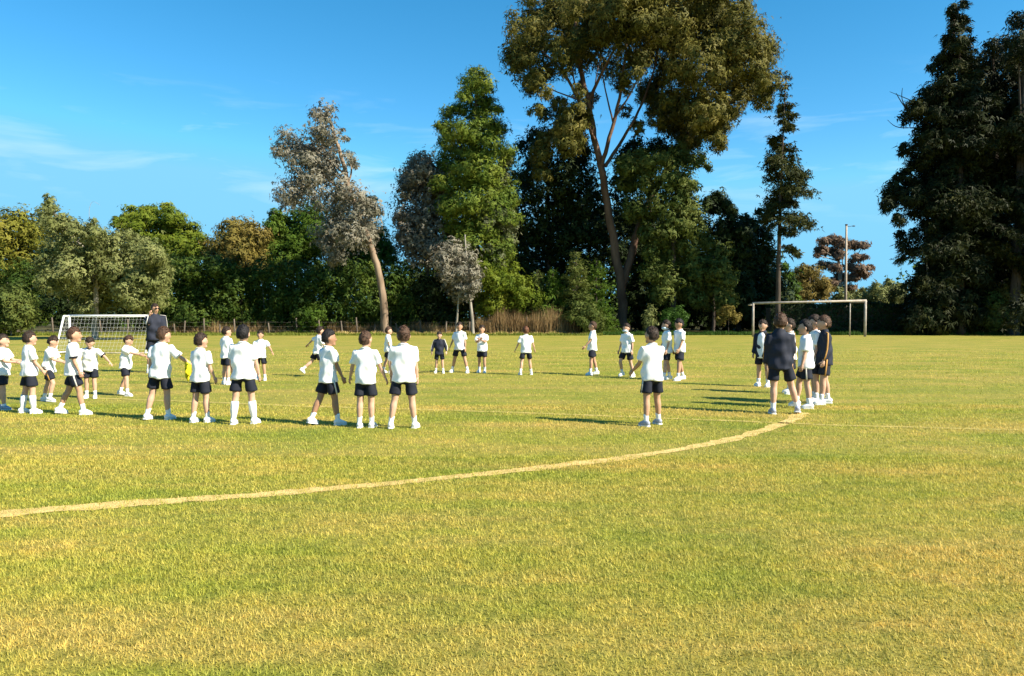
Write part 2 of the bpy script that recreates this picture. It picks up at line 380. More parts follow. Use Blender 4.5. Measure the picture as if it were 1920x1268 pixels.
def puff_leaves(puffs, n, size, seed, droop=0.25, elong=1.8, sub=0.26, nsub=14, up=0.30, inner=0.62, flat=1.0):
    """puffs: list of (centre, radius); leaf tufts gathered in sub-clumps on each puff"""
    rg = np.random.default_rng(seed)
    pc = np.array([p[0] for p in puffs], float); pr = np.array([p[1] for p in puffs], float)
    wt = pr ** 2; wt /= wt.sum()
    P = len(puffs); dirs = unit(rg.normal(size=(P * nsub, 3))); rad = rg.uniform(inner, 1.0, P * nsub)
    dirs[:, 2] *= flat
    sc = np.repeat(pc, nsub, 0) + dirs * (np.repeat(pr, nsub) * rad)[:, None]
    i = rg.choice(P, n, p=wt); j = i * nsub + rg.integers(0, nsub, n)
    g = rg.normal(size=(n, 3)) * np.array([1, 1, 0.85 * flat])
    pos = sc[j] + g * (pr[i] * sub)[:, None]
    out = unit(pos - pc[i])
    co = unit(pos - sc[j])
    nr = unit(out * 0.75 + co * 0.6 + unit(rg.normal(size=(n, 3))) * 0.5 + np.array([0, 0, up]))
    t = unit(np.cross(nr, rg.normal(size=(n, 3))))
    ax = unit(t * (1 - droop) + np.array([0, 0, -1.0]) * droop)
    nr = unit(nr - ax * (nr * ax).sum(1, keepdims=True))
    ln = size * rg.uniform(0.6, 1.4, n); return pos, ax, nr, ln, ln / elong, unit(out * 0.55 + co * 0.6 + np.array([0, 0, 0.15]))
def cat(parts): return [np.concatenate(x) for x in zip(*parts)]

def limb(mb, pts, r0, r1, seg=8, seed=0, wob=0.0):
    """tapered branch through points, smoothed"""
    rgl = random.Random(seed); P = [Vector(p) for p in pts]
    for _ in range(2):
        Q = [P[0]]
        for a, b in zip(P[:-1], P[1:]): Q += [a.lerp(b, 0.25), a.lerp(b, 0.75)]
        P = Q + [P[-1]]
    n = len(P)
    if wob: P = [P[0]] + [p + Vector((rgl.uniform(-wob, wob), rgl.uniform(-wob, wob), 0)) for p in P[1:-1]] + [P[-1]]
    mb.tube(P, [r0 + (r1 - r0) * (i / (n - 1)) ** 0.8 for i in range(n)], seg)

def px_puffs(lst, Y, thick, seed, doubles=1):
    rgp = random.Random(seed); o = []
    for q in lst:
        px, py, r = q[:3]; dy = q[3] if len(q) > 3 else rgp.uniform(-thick, thick)
        o.append((D(px, py, Y + dy), r / FPX * (Y + dy)))
        for _ in range(doubles):
            dy2 = rgp.uniform(-thick, thick) * 1.25
            o.append((D(px + rgp.uniform(-.3, .3) * r, py + rgp.uniform(-.2, .4) * r, Y + dy2), r / FPX * (Y + dy2) * 0.85))
    return o

def puff_tree(name, label, lst, Y, thick, n, size, mat, trunk, seed, bark='bark_dark', r0=0.25, cat_='tree', group=None, limbs=5, doubles=1, branches=None, **kw):
    """trunk: pixel polyline, its first point taken to the ground"""
    tp = [D(p[0], p[1], Y + (p[2] if len(p) > 2 else 0)) for p in trunk]
    root_p = Vector((tp[0].x, tp[0].y, 0)); root = empty(name, root_p, label, cat_, group)
    rgt = random.Random(seed); mb = MB()
    tp = [root_p + Vector((0, 0, -0.3))] + tp if tp[0].z > 0.4 else [root_p + Vector((0, 0, -0.3))] + tp[1:]
    limb(mb, tp, r0, r0 * 0.3, 9, seed, r0 * 0.15)
    under('trunk', mb.mesh('trunk'), M[bark], root)
    puffs = px_puffs(lst, Y, thick, seed, doubles)
    def one_limb(*a):
        mb = MB(); limb(mb, *a); under('limb', mb.mesh('limb'), M[bark], root)
    if branches:
        for b in branches:
            br = b[0]; pts = [D(p[0], p[1], Y + (p[2] if len(p) > 2 else 0)) for p in b[1:]]
            one_limb(pts, br, br * 0.25, 6, seed, br * 0.2)
    for k in range(limbs):
        c, r = rgt.choice(puffs); i = rgt.randrange(max(1, len(tp) // 2), len(tp)); a = tp[i]
        if c.z > a.z - 0.5: one_limb([a, a.lerp(c, 0.5) + Vector((0, 0, 0.25 * r)), c], r0 * 0.35, r0 * 0.08, 5, seed + k)
    under('crown', leaves_mesh('crown', *puff_leaves(puffs, n, size, seed, **kw)), LM[mat], root)
    return root

def conifer(name, label, base, H, prof, n, size, mat, seed, bark='bark_dark', r0=0.3, whorl=60, droop=0.25, lean=(0, 0), az_bias=None, cat_='tree', group=None, elong=2.6, thick=0.10, start=0.12, gap=0.0):
    """trunk with drooping boughs; prof(t) = bough length at height fraction t"""
    rgt = random.Random(seed); rg = np.random.default_rng(seed)
    root = empty(name, Vector(base), label, cat_, group); b = Vector(base)
    def tr(t): return b + Vector((lean[0] * t * t, lean[1] * t * t, H * t))
    mb = MB(); ts = [0, 0.1, 0.3, 0.5, 0.7, 0.85, 1.0]
    mb.tube([tr(t) - Vector((0, 0, 0.3 if t == 0 else 0)) for t in ts], [r0 * (1 - 0.93 * t) * (1.25 if t == 0 else 1) for t in ts], 9)
    under('trunk', mb.mesh('trunk'), M[bark], root)
    mb = MB(); segs = []
    for k in range(whorl):
        t = start + (1 - start) * ((k + rgt.random()) / whorl) ** 0.95
        if rgt.random() < gap: continue
        az = rgt.uniform(0, 2 * math.pi)
        Ln = prof(t) * rgt.uniform(0.6, 1.15)
        if az_bias: Ln *= 1 + az_bias[1] * math.cos(az - az_bias[0])
        if Ln < 0.15: continue
        p0 = tr(t); dr = Vector((math.cos(az), math.sin(az), 0)); up = 0.25 * (t - 0.3)
        pts = [p0 + dr * (Ln * s) + Vector((0, 0, Ln * (up * s - droop * s * s))) for s in (0, .35, .7, 1)]
        mb.tube(pts, [max(0.02, r0 * 0.22 * (1 - t)) + 0.01, 0.035, 0.025, 0.01], 4)
        segs.append((pts, Ln))
    under('boughs', mb.mesh('boughs'), M[bark], root)
    wt = np.array([s[1] ** 1.3 for s in segs]); wt /= wt.sum(); pick = rg.choice(len(segs), n, p=wt)
    A = np.array([[tuple(p) for p in s[0]] for s in segs]); Ls = np.array([s[1] for s in segs])
    u = rg.uniform(0.12, 1.02, n) ** 0.8 * 2.999; k = np.clip(u.astype(int), 0, 2); f = (u - k)[:, None]
    p = A[pick, k] * (1 - f) + A[pick, k + 1] * f; d = unit(A[pick, k + 1] - A[pick, k])
    s_ = Ls[pick] * thick + 0.12
    # sprays gather in tufts
    cl = np.round(u * 2.2) / 2.2; hv = np.sin(pick * 12.9898 + cl * 78.233)[:, None] * 43758.5453; hv = (hv - np.floor(hv)) - 0.5
    side = unit(np.cross(d, np.array([0, 0, 1.0])))
    p = p + side * (rg.normal(size=(n, 1)) * s_[:, None] * 1.5 + hv * s_[:, None] * 2.4) + np.array([0, 0, 1.0]) * (rg.normal(size=(n, 1)) * 0.45 - 0.25) * s_[:, None]
    ax = unit(d * 0.7 + rg.normal(size=(n, 3)) * 0.45 + np.array([0, 0, -0.35]))
    nr = unit(np.array([0, 0, 1.0]) + rg.normal(size=(n, 3)) * 0.6); nr = unit(nr - ax * (nr * ax).sum(1, keepdims=True))
    ln = size * rg.uniform(0.6, 1.4, n)
    under('crown', leaves_mesh('crown', p, ax, nr, ln, ln / elong), LM[mat], root)
    return root

# ---- the giant eucalyptus
EU = [(985, 62, 42), (972, 105, 32), (1000, 118, 42), (1012, 165, 28), (1003, 205, 14), (1035, 45, 52), (1045, 105, 42), (1095, 30, 58), (1105, 88, 44), (1155, 45, 58),
      (1165, 105, 44), (1200, 62, 50), (1242, 40, 58), (1250, 105, 44), (1290, 60, 58), (1310, 112, 48), (1340, 52, 58), (1372, 92, 48), (1400, 62, 46), (1422, 112, 42), (1436, 150, 30),
      (1398, 150, 38), (1428, 188, 20), (1350, 150, 34), (1272, 155, 36), (1290, 200, 38), (1328, 228, 34), (1342, 268, 20), (1300, 250, 32), (1255, 210, 34), (1222, 165, 26), (1368, 195, 28),
      (1075, 232, 34), (1060, 258, 24), (1010, 10, 40), (1100, -15, 55), (1200, -25, 62), (1300, -12, 56), (1370, 15, 46), (1400, 110, 40), (1190, 0, 60), (1085, 215, 26, -4), (1068, 235, 30, -5), (1058, 275, 22, -5), (1085, 262, 22, -4), (1012, 290, 22, -4), (1015, 325, 16, -4), (1022, 260, 18, -3), (1168, 155, 18, 3), (1196, 238, 14, 3), (1172, 208, 12, 4), (1216, 182, 20, 3), (1108, 186, 12, 4), (1084, 168, 15, 3), (1046, 198, 18, 2), (1020, 215, 14, 2), (1236, 225, 20, 2), (1320, 205, 34), (1280, 232, 34), (1345, 240, 24), (1352, 205, 26), (1240, 190, 26)]
puff_tree('eucalyptus_tree', 'giant eucalyptus with a wide olive crown rising out of the top of the picture', EU, 68, 6.5, 84000, 0.42, 'euc',
          [(1168, 607), (1166, 545), (1150, 450), (1138, 375), (1126, 312), (1112, 250), (1103, 190), (1085, 120), (1080, 40)], 21, 'bark_red', 0.55, limbs=3, doubles=1,
          branches=[(0.425, (1166, 540), (1190, 455, 1), (1205, 395, 1.5), (1245, 330, 2), (1285, 262, 2), (1302, 200, 2), (1318, 150, 2), (1352, 105, 2)),
                    (0.245, (1126, 316), (1140, 270, -1), (1160, 195, -1), (1172, 110, -1), (1180, 40, -1)),
                    (0.216, (1112, 255), (1085, 185, -1.5), (1050, 125, -2), (1015, 95, -2)),
                    (0.187, (1135, 312), (1175, 250, 1), (1200, 205, 1.5), (1228, 130, 2), (1240, 60, 2)),
                    (0.144, (1118, 270), (1095, 215, -2), (1075, 150, -3), (1060, 70, -3)),
                    (0.115, (1150, 225, -1), (1190, 165, -2), (1215, 100, -2)), (0.101, (1092, 190, -1.5), (1050, 175, -2), (1015, 160, -2)),
                    (0.130, (1302, 200, 2), (1340, 140, 1), (1390, 120, 0)), (0.115, (1285, 262, 2), (1330, 215, 1), (1385, 185, 0)), (0.101, (1305, 190, 2), (1290, 130, 3), (1285, 70, 3)),
                    (0.101, (1150, 230), (1132, 160), (1125, 90)), (0.086, (1108, 215), (1118, 140), (1135, 70))],
          droop=0.45, elong=2.4, sub=0.22, nsub=12)

# ---- the leaning silver eucalypt
LE = [(608, 212, 22), (600, 240, 26), (615, 262, 20), (540, 268, 26), (560, 300, 34), (525, 282, 16), (590, 290, 34), (610, 305, 28), (555, 345, 36), (590, 345, 26), (545, 368, 24), (630, 290, 14),
      (655, 295, 15), (665, 308, 9), (622, 318, 18), (640, 352, 24), (625, 385, 34), (660, 385, 36), (690, 400, 30), (690, 440, 28), (650, 430, 34), (620, 430, 32), (625, 475, 22), (610, 460, 18), (575, 280, 24), (648, 262, 6), (640, 245, 6)]
puff_tree('leaning_eucalyptus', 'silver grey eucalyptus leaning left on a bare pale trunk above the hedge', LE, 61, 1.6, 12000, 0.33, 'grey',
          [(724, 622), (718, 560), (708, 500), (692, 455), (672, 400), (652, 345), (646, 312), (632, 270), (618, 225)], 22, 'bark_euc', 0.36, limbs=4, doubles=1,
          branches=[(0.12, (652, 350), (660, 320), (655, 300)), (0.14, (662, 375), (620, 340), (575, 310), (545, 280)), (0.12, (690, 455), (650, 440), (625, 450)), (0.1, (650, 330), (622, 305), (600, 285))],
          droop=0.4, elong=2.0, sub=0.30)

# ---- the group left of the giant: tall pine, silver eucalypts either side, sapling pair in front
def prof_pine(t): return 3.9 * max(0.0, 1 - t) ** 0.55 * (0.75 + 0.25 * math.sin(t * 40)) + 0.35
TP = [(893, 140, 17), (880, 160, 19), (908, 165, 20), (868, 180, 13), (915, 195, 16), (890, 200, 26), (930, 205, 10), (862, 208, 14), (838, 210, 12), (832, 235, 13), (850, 250, 22), (880, 240, 28), (915, 235, 26), (935, 245, 18),
      (845, 285, 24), (880, 285, 32), (920, 280, 30), (950, 285, 15), (830, 265, 10), (865, 325, 34), (905, 325, 34), (940, 330, 26), (870, 370, 36), (915, 375, 36), (950, 370, 20), (880, 420, 38), (920, 425, 36), (850, 420, 26), (890, 470, 36), (930, 475, 30), (855, 470, 28)]
puff_tree('pine_tree', 'tall bright green pine between two greyish eucalypts left of the giant tree', [(a, b, c * 1.12) for a, b, c in TP] + [(835, 350, 26), (960, 345, 14), (845, 390, 26), (955, 410, 20), (835, 310, 14), (960, 305, 8)], 65, 2.6, 36000, 0.36, 'pine',
          [(885, 620), (886, 500), (888, 350), (893, 145)], 23, 'bark_dark', 0.36, limbs=10, doubles=1, droop=0.05, elong=2.6, sub=0.28, up=0.55, flat=0.8)
puff_tree('silver_eucalyptus', 'mauve grey bushy eucalyptus on the left flank of the tall pine',
          [(785, 300, 18), (775, 325, 26), (805, 315, 26), (830, 335, 26), (790, 355, 34), (825, 370, 34), (760, 360, 16), (775, 395, 34), (815, 410, 34), (755, 410, 20), (770, 440, 32), (805, 450, 34), (840, 440, 28), (750, 445, 12), (790, 480, 30), (830, 485, 28)],
          66.5, 2.0, 15000, 0.34, 'mauve', [(800, 620), (802, 520), (800, 420), (795, 320)], 24, 'bark_grey', 0.26, limbs=6, droop=0.35, sub=0.3)
puff_tree('silver_eucalyptus', 'pale grey eucalyptus foliage hugging the right flank of the tall pine',
          [(925, 345, 22), (945, 370, 22), (930, 395, 26), (950, 415, 20), (935, 440, 26), (955, 455, 14), (915, 420, 22), (925, 480, 24), (945, 335, 14), (948, 300, 12)],
          64.5, 1.4, 5200, 0.34, 'palegreen', [(912, 622), (915, 540), (925, 440), (935, 350)], 25, 'bark_grey', 0.22, limbs=5, droop=0.35, sub=0.3)
puff_tree('young_eucalyptus', 'small silver leaved young tree on two thin stems behind the far boys',
          [(850, 472, 22), (830, 490, 20), (870, 480, 22), (855, 505, 26), (835, 515, 16), (880, 510, 20), (862, 540, 20), (878, 548, 14), (890, 535, 12), (845, 535, 14)], 60.5, 1.1, 4200, 0.30, 'grey',
          [(888, 622), (884, 580), (876, 530), (872, 440)], 26, 'bark_grey', 0.17, limbs=3, branches=[(0.11, (855, 626), (858, 580), (862, 530), (866, 490))], droop=0.3, sub=0.3)

# ---- backdrop left, beyond the hedge
BK = dict(group='trees beyond the hedge')
puff_tree('broadleaf_tree', 'round yellow green tree at the far left edge beyond the hedge', [(20, 425, 34), (50, 420, 32), (75, 450, 30), (30, 465, 40), (-20, 450, 40), (60, 490, 40), (10, 510, 40), (-40, 500, 50)], 74, 2.5, 9000, 0.42, 'yellow', [(35, 620), (36, 520), (38, 440)], 31, r0=0.3, **BK)
puff_tree('acacia_tree', 'feathery grey green acacia standing behind the small goal',
          [(92, 372, 8), (85, 395, 14), (100, 392, 10), (90, 418, 18), (112, 415, 18), (128, 430, 18), (150, 440, 22), (178, 440, 20), (110, 455, 30), (145, 470, 32), (185, 465, 30), (225, 470, 30), (255, 475, 28), (285, 480, 26), (95, 495, 24), (130, 510, 36), (175, 510, 40), (225, 510, 40), (270, 515, 36), (300, 520, 22), (100, 520, 22), (155, 545, 30), (205, 550, 36), (250, 555, 34), (290, 560, 24), (165, 575, 20), (175, 415, 6), (170, 425, 8), (240, 440, 10), (260, 450, 14)],
          48, 2.2, 25000, 0.26, 'olive', [(178, 632), (178, 590), (182, 540), (165, 470), (100, 400)], 32, 'bark_grey', 0.24, limbs=10, droop=0.3, sub=0.30, branches=[(0.018, (175, 450), (165, 400), (172, 375), (188, 385)), (0.09, (180, 545), (225, 500), (265, 480))])
puff_tree('broadleaf_tree', 'dense mid green tree with a flat layered top left of the brown tree', [(310, 392, 14), (280, 398, 20), (240, 400, 18), (265, 410, 24), (320, 410, 24), (345, 430, 24), (300, 430, 30), (250, 435, 28), (365, 445, 20), (335, 460, 32), (290, 465, 34), (370, 470, 22), (380, 450, 10), (225, 420, 16), (330, 490, 34)], 78, 2.6, 12000, 0.42, 'bright', [(300, 620), (302, 520), (305, 420)], 33, r0=0.32, flat=0.7, **BK)
puff_tree('broadleaf_tree', 'brownish olive tree between two green trees above the hedge', [(430, 435, 24), (455, 438, 26), (480, 445, 24), (415, 460, 26), (450, 465, 34), (490, 470, 26), (400, 480, 20), (440, 490, 34), (480, 495, 30), (520, 490, 20)], 76, 2.4, 9000, 0.40, 'brown', [(450, 620), (452, 540), (455, 460)], 34, r0=0.28, **BK)
puff_tree('broadleaf_tree', 'round green tree just left of the leaning eucalyptus beyond the hedge', [(520, 408, 15), (510, 425, 20), (535, 430, 24), (515, 455, 28), (545, 460, 28), (505, 480, 26), (560, 480, 24), (535, 490, 30)], 79, 2.2, 7500, 0.42, 'green', [(530, 620), (530, 530), (528, 440)], 35, r0=0.28, **BK)
puff_tree('broadleaf_tree', 'dark green tree hidden behind the crown of the leaning eucalyptus', [(690, 375, 14), (700, 392, 16), (590, 400, 26), (565, 415, 24), (570, 450, 30), (600, 440, 34), (640, 440, 40), (690, 440, 36), (715, 460, 22), (580, 480, 26), (640, 490, 40), (700, 490, 36), (735, 480, 18)], 80, 2.6, 12000, 0.42, 'green', [(640, 620), (640, 520), (645, 430)], 36, r0=0.32, **BK)

# ---- hedge of big shrubs on the left
HG = dict(group='hedge shrubs behind the fence', cat_='shrub', bark='bark_grey', droop=0.2)
def hedge_shrub(label, x0, x1, top, bot, Y, mat, n, seed, size=0.32, thick=1.6):
    rgh = random.Random(seed); lst = []; r = 24
    cols = max(2, int((x1 - x0) / 26))
    for i in range(cols):
        x = x0 + (x1 - x0) * (i + 0.5) / cols; tp = top + rgh.uniform(-5, 7); y = tp + r * 0.8
        while y < bot:
            rr = r * rgh.uniform(0.85, 1.25); lst.append((x + rgh.uniform(-6, 6), y, rr)); y += rr * 1.05
    xm = (x0 + x1) / 2
    kw = dict(HG); gr = kw.pop('group')
    t = puff_tree('hedge_shrub', label, lst, Y, thick, n, size, mat, [(xm, 628), (xm + 4, 580), (xm - 2, 520)], seed, r0=0.10, limbs=4, doubles=1, group=gr, sub=0.30, nsub=16, inner=0.75, up=0.5,
                  branches=[(0.07, (xm + dx, 634), (xm + dx * 0.9, 600), (xm + dx * 1.1, 560)) for dx in ((-(x1 - x0) * 0.3), (x1 - x0) * 0.28)], **kw)
    return t
hedge_shrub('leafy hedge shrub at the left edge, lowest and sunlit', -70, 48, 545, 615, 58, 'ivy', 7000, 41)
hedge_shrub('tall dark hedge shrub behind the far left boys', -60, 90, 500, 600, 66, 'hedge', 8000, 42)
hedge_shrub('dark hedge shrub behind the acacia and the small goal', 90, 305, 500, 598, 66, 'dark', 10000, 43)
hedge_shrub('green hedge shrub with a yellow lit top right behind the adult', 305, 432, 482, 600, 65, 'hedge', 9500, 44)
hedge_shrub('deep green hedge shrub right of the adult, above four boys', 425, 560, 492, 600, 65.5, 'hedge', 9500, 45)
hedge_shrub('clipped hedge shrub with pale lit top left of the leaning trunk', 555, 695, 496, 606, 64.5, 'hedge', 9500, 46)
hedge_shrub('hedge shrub just right of the leaning trunk', 690, 772, 500, 606, 66, 'hedge', 6500, 47)
hedge_shrub('dark hedge shrub below the mauve grey eucalyptus', 765, 880, 505, 598, 66.5, 'dark', 7500, 48)
puff_tree('bush', 'small round green bush in front of the dark hedge left of the leaning trunk', [(585, 588, 18), (598, 595, 16), (574, 600, 15), (590, 606, 16)], 62.5, 0.6, 1500, 0.25, 'green', [(588, 628), (588, 600)], 49, cat_='bush', r0=0.06, limbs=2)
puff_tree('bush', 'bright green bush beside the small silver young tree', [(905, 505, 20), (930, 500, 22), (925, 525, 28), (955, 520, 24), (980, 540, 22), (945, 550, 26), (905, 545, 22), (1000, 560, 18), (970, 565, 22), (925, 570, 20), (900, 575, 14)], 63, 1.3, 7000, 0.28, 'bright', [(935, 622), (935, 560)], 50, cat_='bush', r0=0.12, limbs=4)
def prof_sm(k): return lambda t: k * max(0, 1 - t) ** 0.8 + 0.15
for i, (px, py, lab) in enumerate([(1080, 472, 'broad dark young cypress left of the giant trunk'), (1037, 505, 'slim young cypress, middle of three below the giant tree'), (1008, 508, 'small young cypress nearest the bright bush'), (1118, 488, 'young cypress nearest to the giant trunk')]):
    b = D(px, 620, 63 + i * 0.5); b.z = 0; top = D(px, py, 63 + i * .5).z
    conifer('young_cypress', lab, b, top, prof_sm(2.0 if i in (0, 3) else 1.5), 3800, 0.32, 'green' if i % 2 else 'ivy', 60 + i, r0=0.12, whorl=70, droop=0.1, start=0.03, thick=0.16, group='young cypresses under the giant tree')
puff_tree('bush', 'leafy green bush right of the dry brown thicket', [(1105, 585, 20), (1120, 600, 18), (1095, 605, 18), (1112, 615, 18), (1085, 580, 14), (1075, 592, 12)], 61, 0.8, 2600, 0.26, 'ivy', [(1106, 626), (1106, 600)], 65, cat_='bush', r0=0.07, limbs=2)

# ---- dark mass behind and beside the giant
DK = dict(group='dark trees round the giant eucalyptus')
puff_tree('cypress_tree', 'tall dark cypress left behind the giant trunk', [(1005, 250, 18), (990, 280, 24), (1020, 270, 26), (1045, 255, 24), (1000, 320, 36), (1040, 310, 38), (985, 360, 30), (1020, 370, 42), (1060, 340, 40), (1000, 420, 40), (1050, 400, 42), (1090, 380, 36), (985, 470, 36), (1030, 460, 40), (1075, 450, 40), (1000, 520, 36), (1050, 510, 40), (1095, 500, 34), (1100, 440, 30), (1100, 330, 30), (1010, 570, 34), (1060, 565, 34), (1095, 290, 24), (1070, 290, 30), (1118, 380, 26), (1120, 440, 26), (1122, 500, 28), (1115, 560, 30), (975, 330, 16), (968, 380, 18), (965, 430, 20), (970, 500, 24)], 73, 2.6, 15000, 0.46, 'dark', [(1030, 620), (1030, 480), (1025, 260)], 71, r0=0.35, limbs=6, **DK)
puff_tree('cypress_tree', 'dark tree filling the shade between the fork and the ivy clad tree', [(1180, 330, 26), (1200, 300, 26), (1230, 280, 24), (1175, 400, 30), (1210, 440, 36), (1250, 460, 40), (1185, 480, 30), (1230, 510, 40), (1280, 510, 36), (1190, 550, 30), (1240, 565, 36), (1290, 570, 34), (1320, 545, 30), (1150, 590, 20), (1210, 600, 26), (1270, 600, 24), (1160, 470, 24), (1175, 300, 22), (1160, 350, 22), (1195, 262, 12), (1185, 280, 16), (1290, 225, 24), (1308, 262, 18), (1250, 290, 18), (1270, 190, 22)], 74, 2.4, 13000, 0.46, 'dark', [(1225, 620), (1225, 480), (1215, 300)], 72, r0=0.35, limbs=6, **DK)  # dark leaves here also stand in for shade under the giant's crown
puff_tree('ivy_clad_tree', 'ivy clad olive green tree right of the giant trunk', [(1170, 310, 22), (1200, 305, 24), (1225, 310, 24), (1255, 300, 22), (1275, 285, 18), (1290, 300, 20), (1180, 345, 22), (1215, 345, 24), (1260, 335, 28), (1285, 335, 22), (1310, 300, 14), (1328, 312, 8), (1275, 370, 28), (1240, 380, 20), (1190, 390, 22), (1215, 400, 20), (1295, 390, 24), (1300, 425, 22), (1270, 420, 28), (1245, 440, 24), (1285, 460, 28), (1310, 450, 14), (1225, 475, 18), (1255, 480, 24), (1305, 350, 10), (1225, 510, 22), (1262, 520, 26), (1295, 500, 24), (1240, 550, 22), (1285, 545, 24), (1215, 440, 18)],
          65.5, 1.5, 18000, 0.36, 'ivy', [(1262, 620), (1262, 520), (1264, 400), (1272, 300)], 73, r0=0.34, limbs=7, sub=0.28, **DK)
puff_tree('broadleaf_tree', 'dark rounded tree left of the bare stemmed pine', [(1345, 378, 20), (1330, 390, 16), (1362, 390, 16), (1385, 420, 22), (1410, 425, 20), (1350, 430, 26), (1385, 455, 30), (1425, 450, 22), (1350, 480, 30), (1395, 500, 34), (1435, 480, 20), (1360, 530, 32), (1405, 545, 34), (1440, 530, 24), (1360, 575, 28), (1405, 585, 28), (1445, 570, 20), (1425, 400, 8)], 70, 2.2, 14000, 0.44, 'dark', [(1385, 622), (1385, 520), (1375, 420)], 74, r0=0.3, limbs=6, **DK)
puff_tree('broadleaf_tree', 'olive tree with brownish leaves in front of the dark rounded tree', [(1325, 455, 18), (1350, 470, 22), (1320, 490, 26), (1350, 505, 28), (1325, 530, 28), (1365, 530, 20), (1300, 515, 18), (1340, 560, 26), (1310, 560, 20), (1370, 560, 16)], 66, 1.6, 5600, 0.34, 'ivy', [(1338, 622), (1338, 560), (1338, 480)], 75, r0=0.2, limbs=4, **DK)
puff_tree('bush', 'low fern green bush in the shade below the ivy clad tree', [(1265, 588, 16), (1280, 595, 14), (1250, 598, 14), (1268, 605, 14)], 63, 0.6, 1500, 0.25, 'fern', [(1266, 622), (1266, 605)], 76, cat_='bush', r0=0.05, limbs=2)
puff_tree('bush', 'pale leaved small bush at the foot of the giant trunk', [(1222, 582, 10), (1216, 598, 11), (1225, 605, 9), (1214, 612, 8)], 62.5, 0.4, 500, 0.25, 'olive', [(1219, 622), (1219, 600)], 77, cat_='bush', r0=0.05, limbs=1)
puff_tree('flower_bush', 'low bush with dry brownish flowers beside the right goal', [(1358, 588, 12), (1370, 582, 10), (1380, 596, 10), (1350, 600, 9)], 61.5, 0.4, 700, 0.22, 'brown', [(1366, 622), (1366, 600)], 78, cat_='bush', r0=0.04, limbs=2)

# ---- slim bare stemmed pine
def prof_slim(t):
    if t > 0.97: return 0.3
    if t > 0.40: return min(2.4, 5.5 * (1 - t)) * (0.5 + 0.5 * abs(math.sin(t * 31)))
    return 1.9 if 0.24 < t < 0.28 or 0.33 < t < 0.36 else 0.0
b = D(1458, 620, 62); b.z = 0
conifer('slim_pine', 'slim tall pine with a bare lower stem standing alone against the sky', b, D(1470, 135, 62).z, prof_slim, 8500, 0.34, 'slim', 80, 'bark_dark', 0.24, whorl=74, droop=0.45, lean=(0.5, 0), start=0.28, gap=0.15, az_bias=(0.0, 0.25), thick=0.11, elong=2.2)

# ---- the dark conifers on the right
def prof_big(k): return lambda t: k * (max(0, 1 - t) ** 0.62) * (0.72 + 0.28 * math.sin(t * 46 + k)) + 0.3
RC = dict(group='tall dark conifers on the right')
RT = [(1785, 18, 12), (1790, 50, 14), (1775, 75, 14), (1800, 80, 20), (1765, 110, 14), (1790, 115, 22), (1748, 128, 10), (1815, 120, 20), (1740, 185, 26), (1775, 165, 28), (1815, 160, 30), (1720, 205, 22), (1700, 222, 14), (1755, 215, 30), (1800, 205, 36), (1735, 255, 26), (1770, 260, 34), (1815, 255, 38), (1700, 280, 16), (1725, 300, 26), (1765, 310, 36), (1810, 310, 40), (1700, 330, 22), (1680, 360, 24), (1665, 385, 18), (1705, 370, 26), (1740, 355, 30), (1790, 360, 38), (1690, 410, 14), (1720, 400, 16), (1688, 440, 10), (1694, 465, 9), (1715, 435, 9), (1760, 400, 30), (1800, 410, 40), (1780, 455, 34), (1820, 470, 38), (1770, 500, 32), (1810, 530, 38), (1755, 540, 30), (1740, 575, 30), (1785, 575, 36), (1715, 590, 22), (1760, 600, 28), (1820, 595, 30), (1752, 450, 16), (1748, 480, 18), (1738, 510, 20), (1728, 540, 22), (1718, 562, 22), (1705, 600, 22), (1735, 420, 12), (1755, 425, 18)]
RT = [(a, b, c * (0.86 if a < 1760 or b < 180 else 1.0)) for a, b, c in RT]
puff_tree('conifer_tree', 'broad dark conifer with hanging boughs and dead twigs reaching towards the gap', RT, 62, 2.8, 36000, 0.46, 'conifer', [(1760, 625), (1765, 520), (1780, 350), (1788, 20)], 81, 'bark_dark', 0.6, limbs=14, doubles=1, droop=0.5, sub=0.26, elong=2.8,
          branches=[(0.1, (1745, 235), (1705, 215), (1680, 175)), (0.07, (1710, 215), (1690, 190), (1692, 165)), (0.06, (1715, 240), (1680, 240), (1664, 225)), (0.15, (1765, 400), (1715, 380), (1668, 385)), (0.06, (1735, 200), (1700, 185), (1668, 172))], **RC)
RT2 = [(1835, 330, 34), (1838, 430, 36), (1835, 540, 34), (1910, 480, 34), (1915, 550, 30), (1862, 90, 20), (1850, 120, 24), (1880, 115, 24), (1840, 160, 26), (1870, 160, 32), (1855, 210, 36), (1890, 205, 34), (1840, 260, 34), (1880, 260, 40), (1855, 310, 40), (1895, 310, 38), (1850, 370, 40), (1890, 360, 40), (1860, 430, 40), (1895, 430, 30), (1845, 490, 34), (1880, 500, 36), (1855, 560, 34), (1890, 565, 34), (1865, 600, 30)]
puff_tree('conifer_tree', 'rounder topped dark conifer second from the right edge', RT2, 66, 3.2, 25000, 0.48, 'conifer', [(1868, 622), (1868, 500), (1866, 300), (1864, 100)], 82, 'bark_dark', 0.55, limbs=10, doubles=1, droop=0.45, sub=0.26, elong=2.8, **RC)
RT3 = [(1900, 360, 32), (1905, 250, 30), (1908, 590, 34), (1915, 40, 22), (1905, 75, 20), (1930, 80, 30), (1910, 120, 24), (1940, 140, 40), (1920, 190, 30), (1950, 220, 50), (1925, 270, 36), (1960, 320, 60), (1935, 400, 30), (1990, 420, 60), (1950, 250, 50), (1980, 150, 50), (1970, 500, 50), (2000, 580, 50), (2020, 300, 60)]
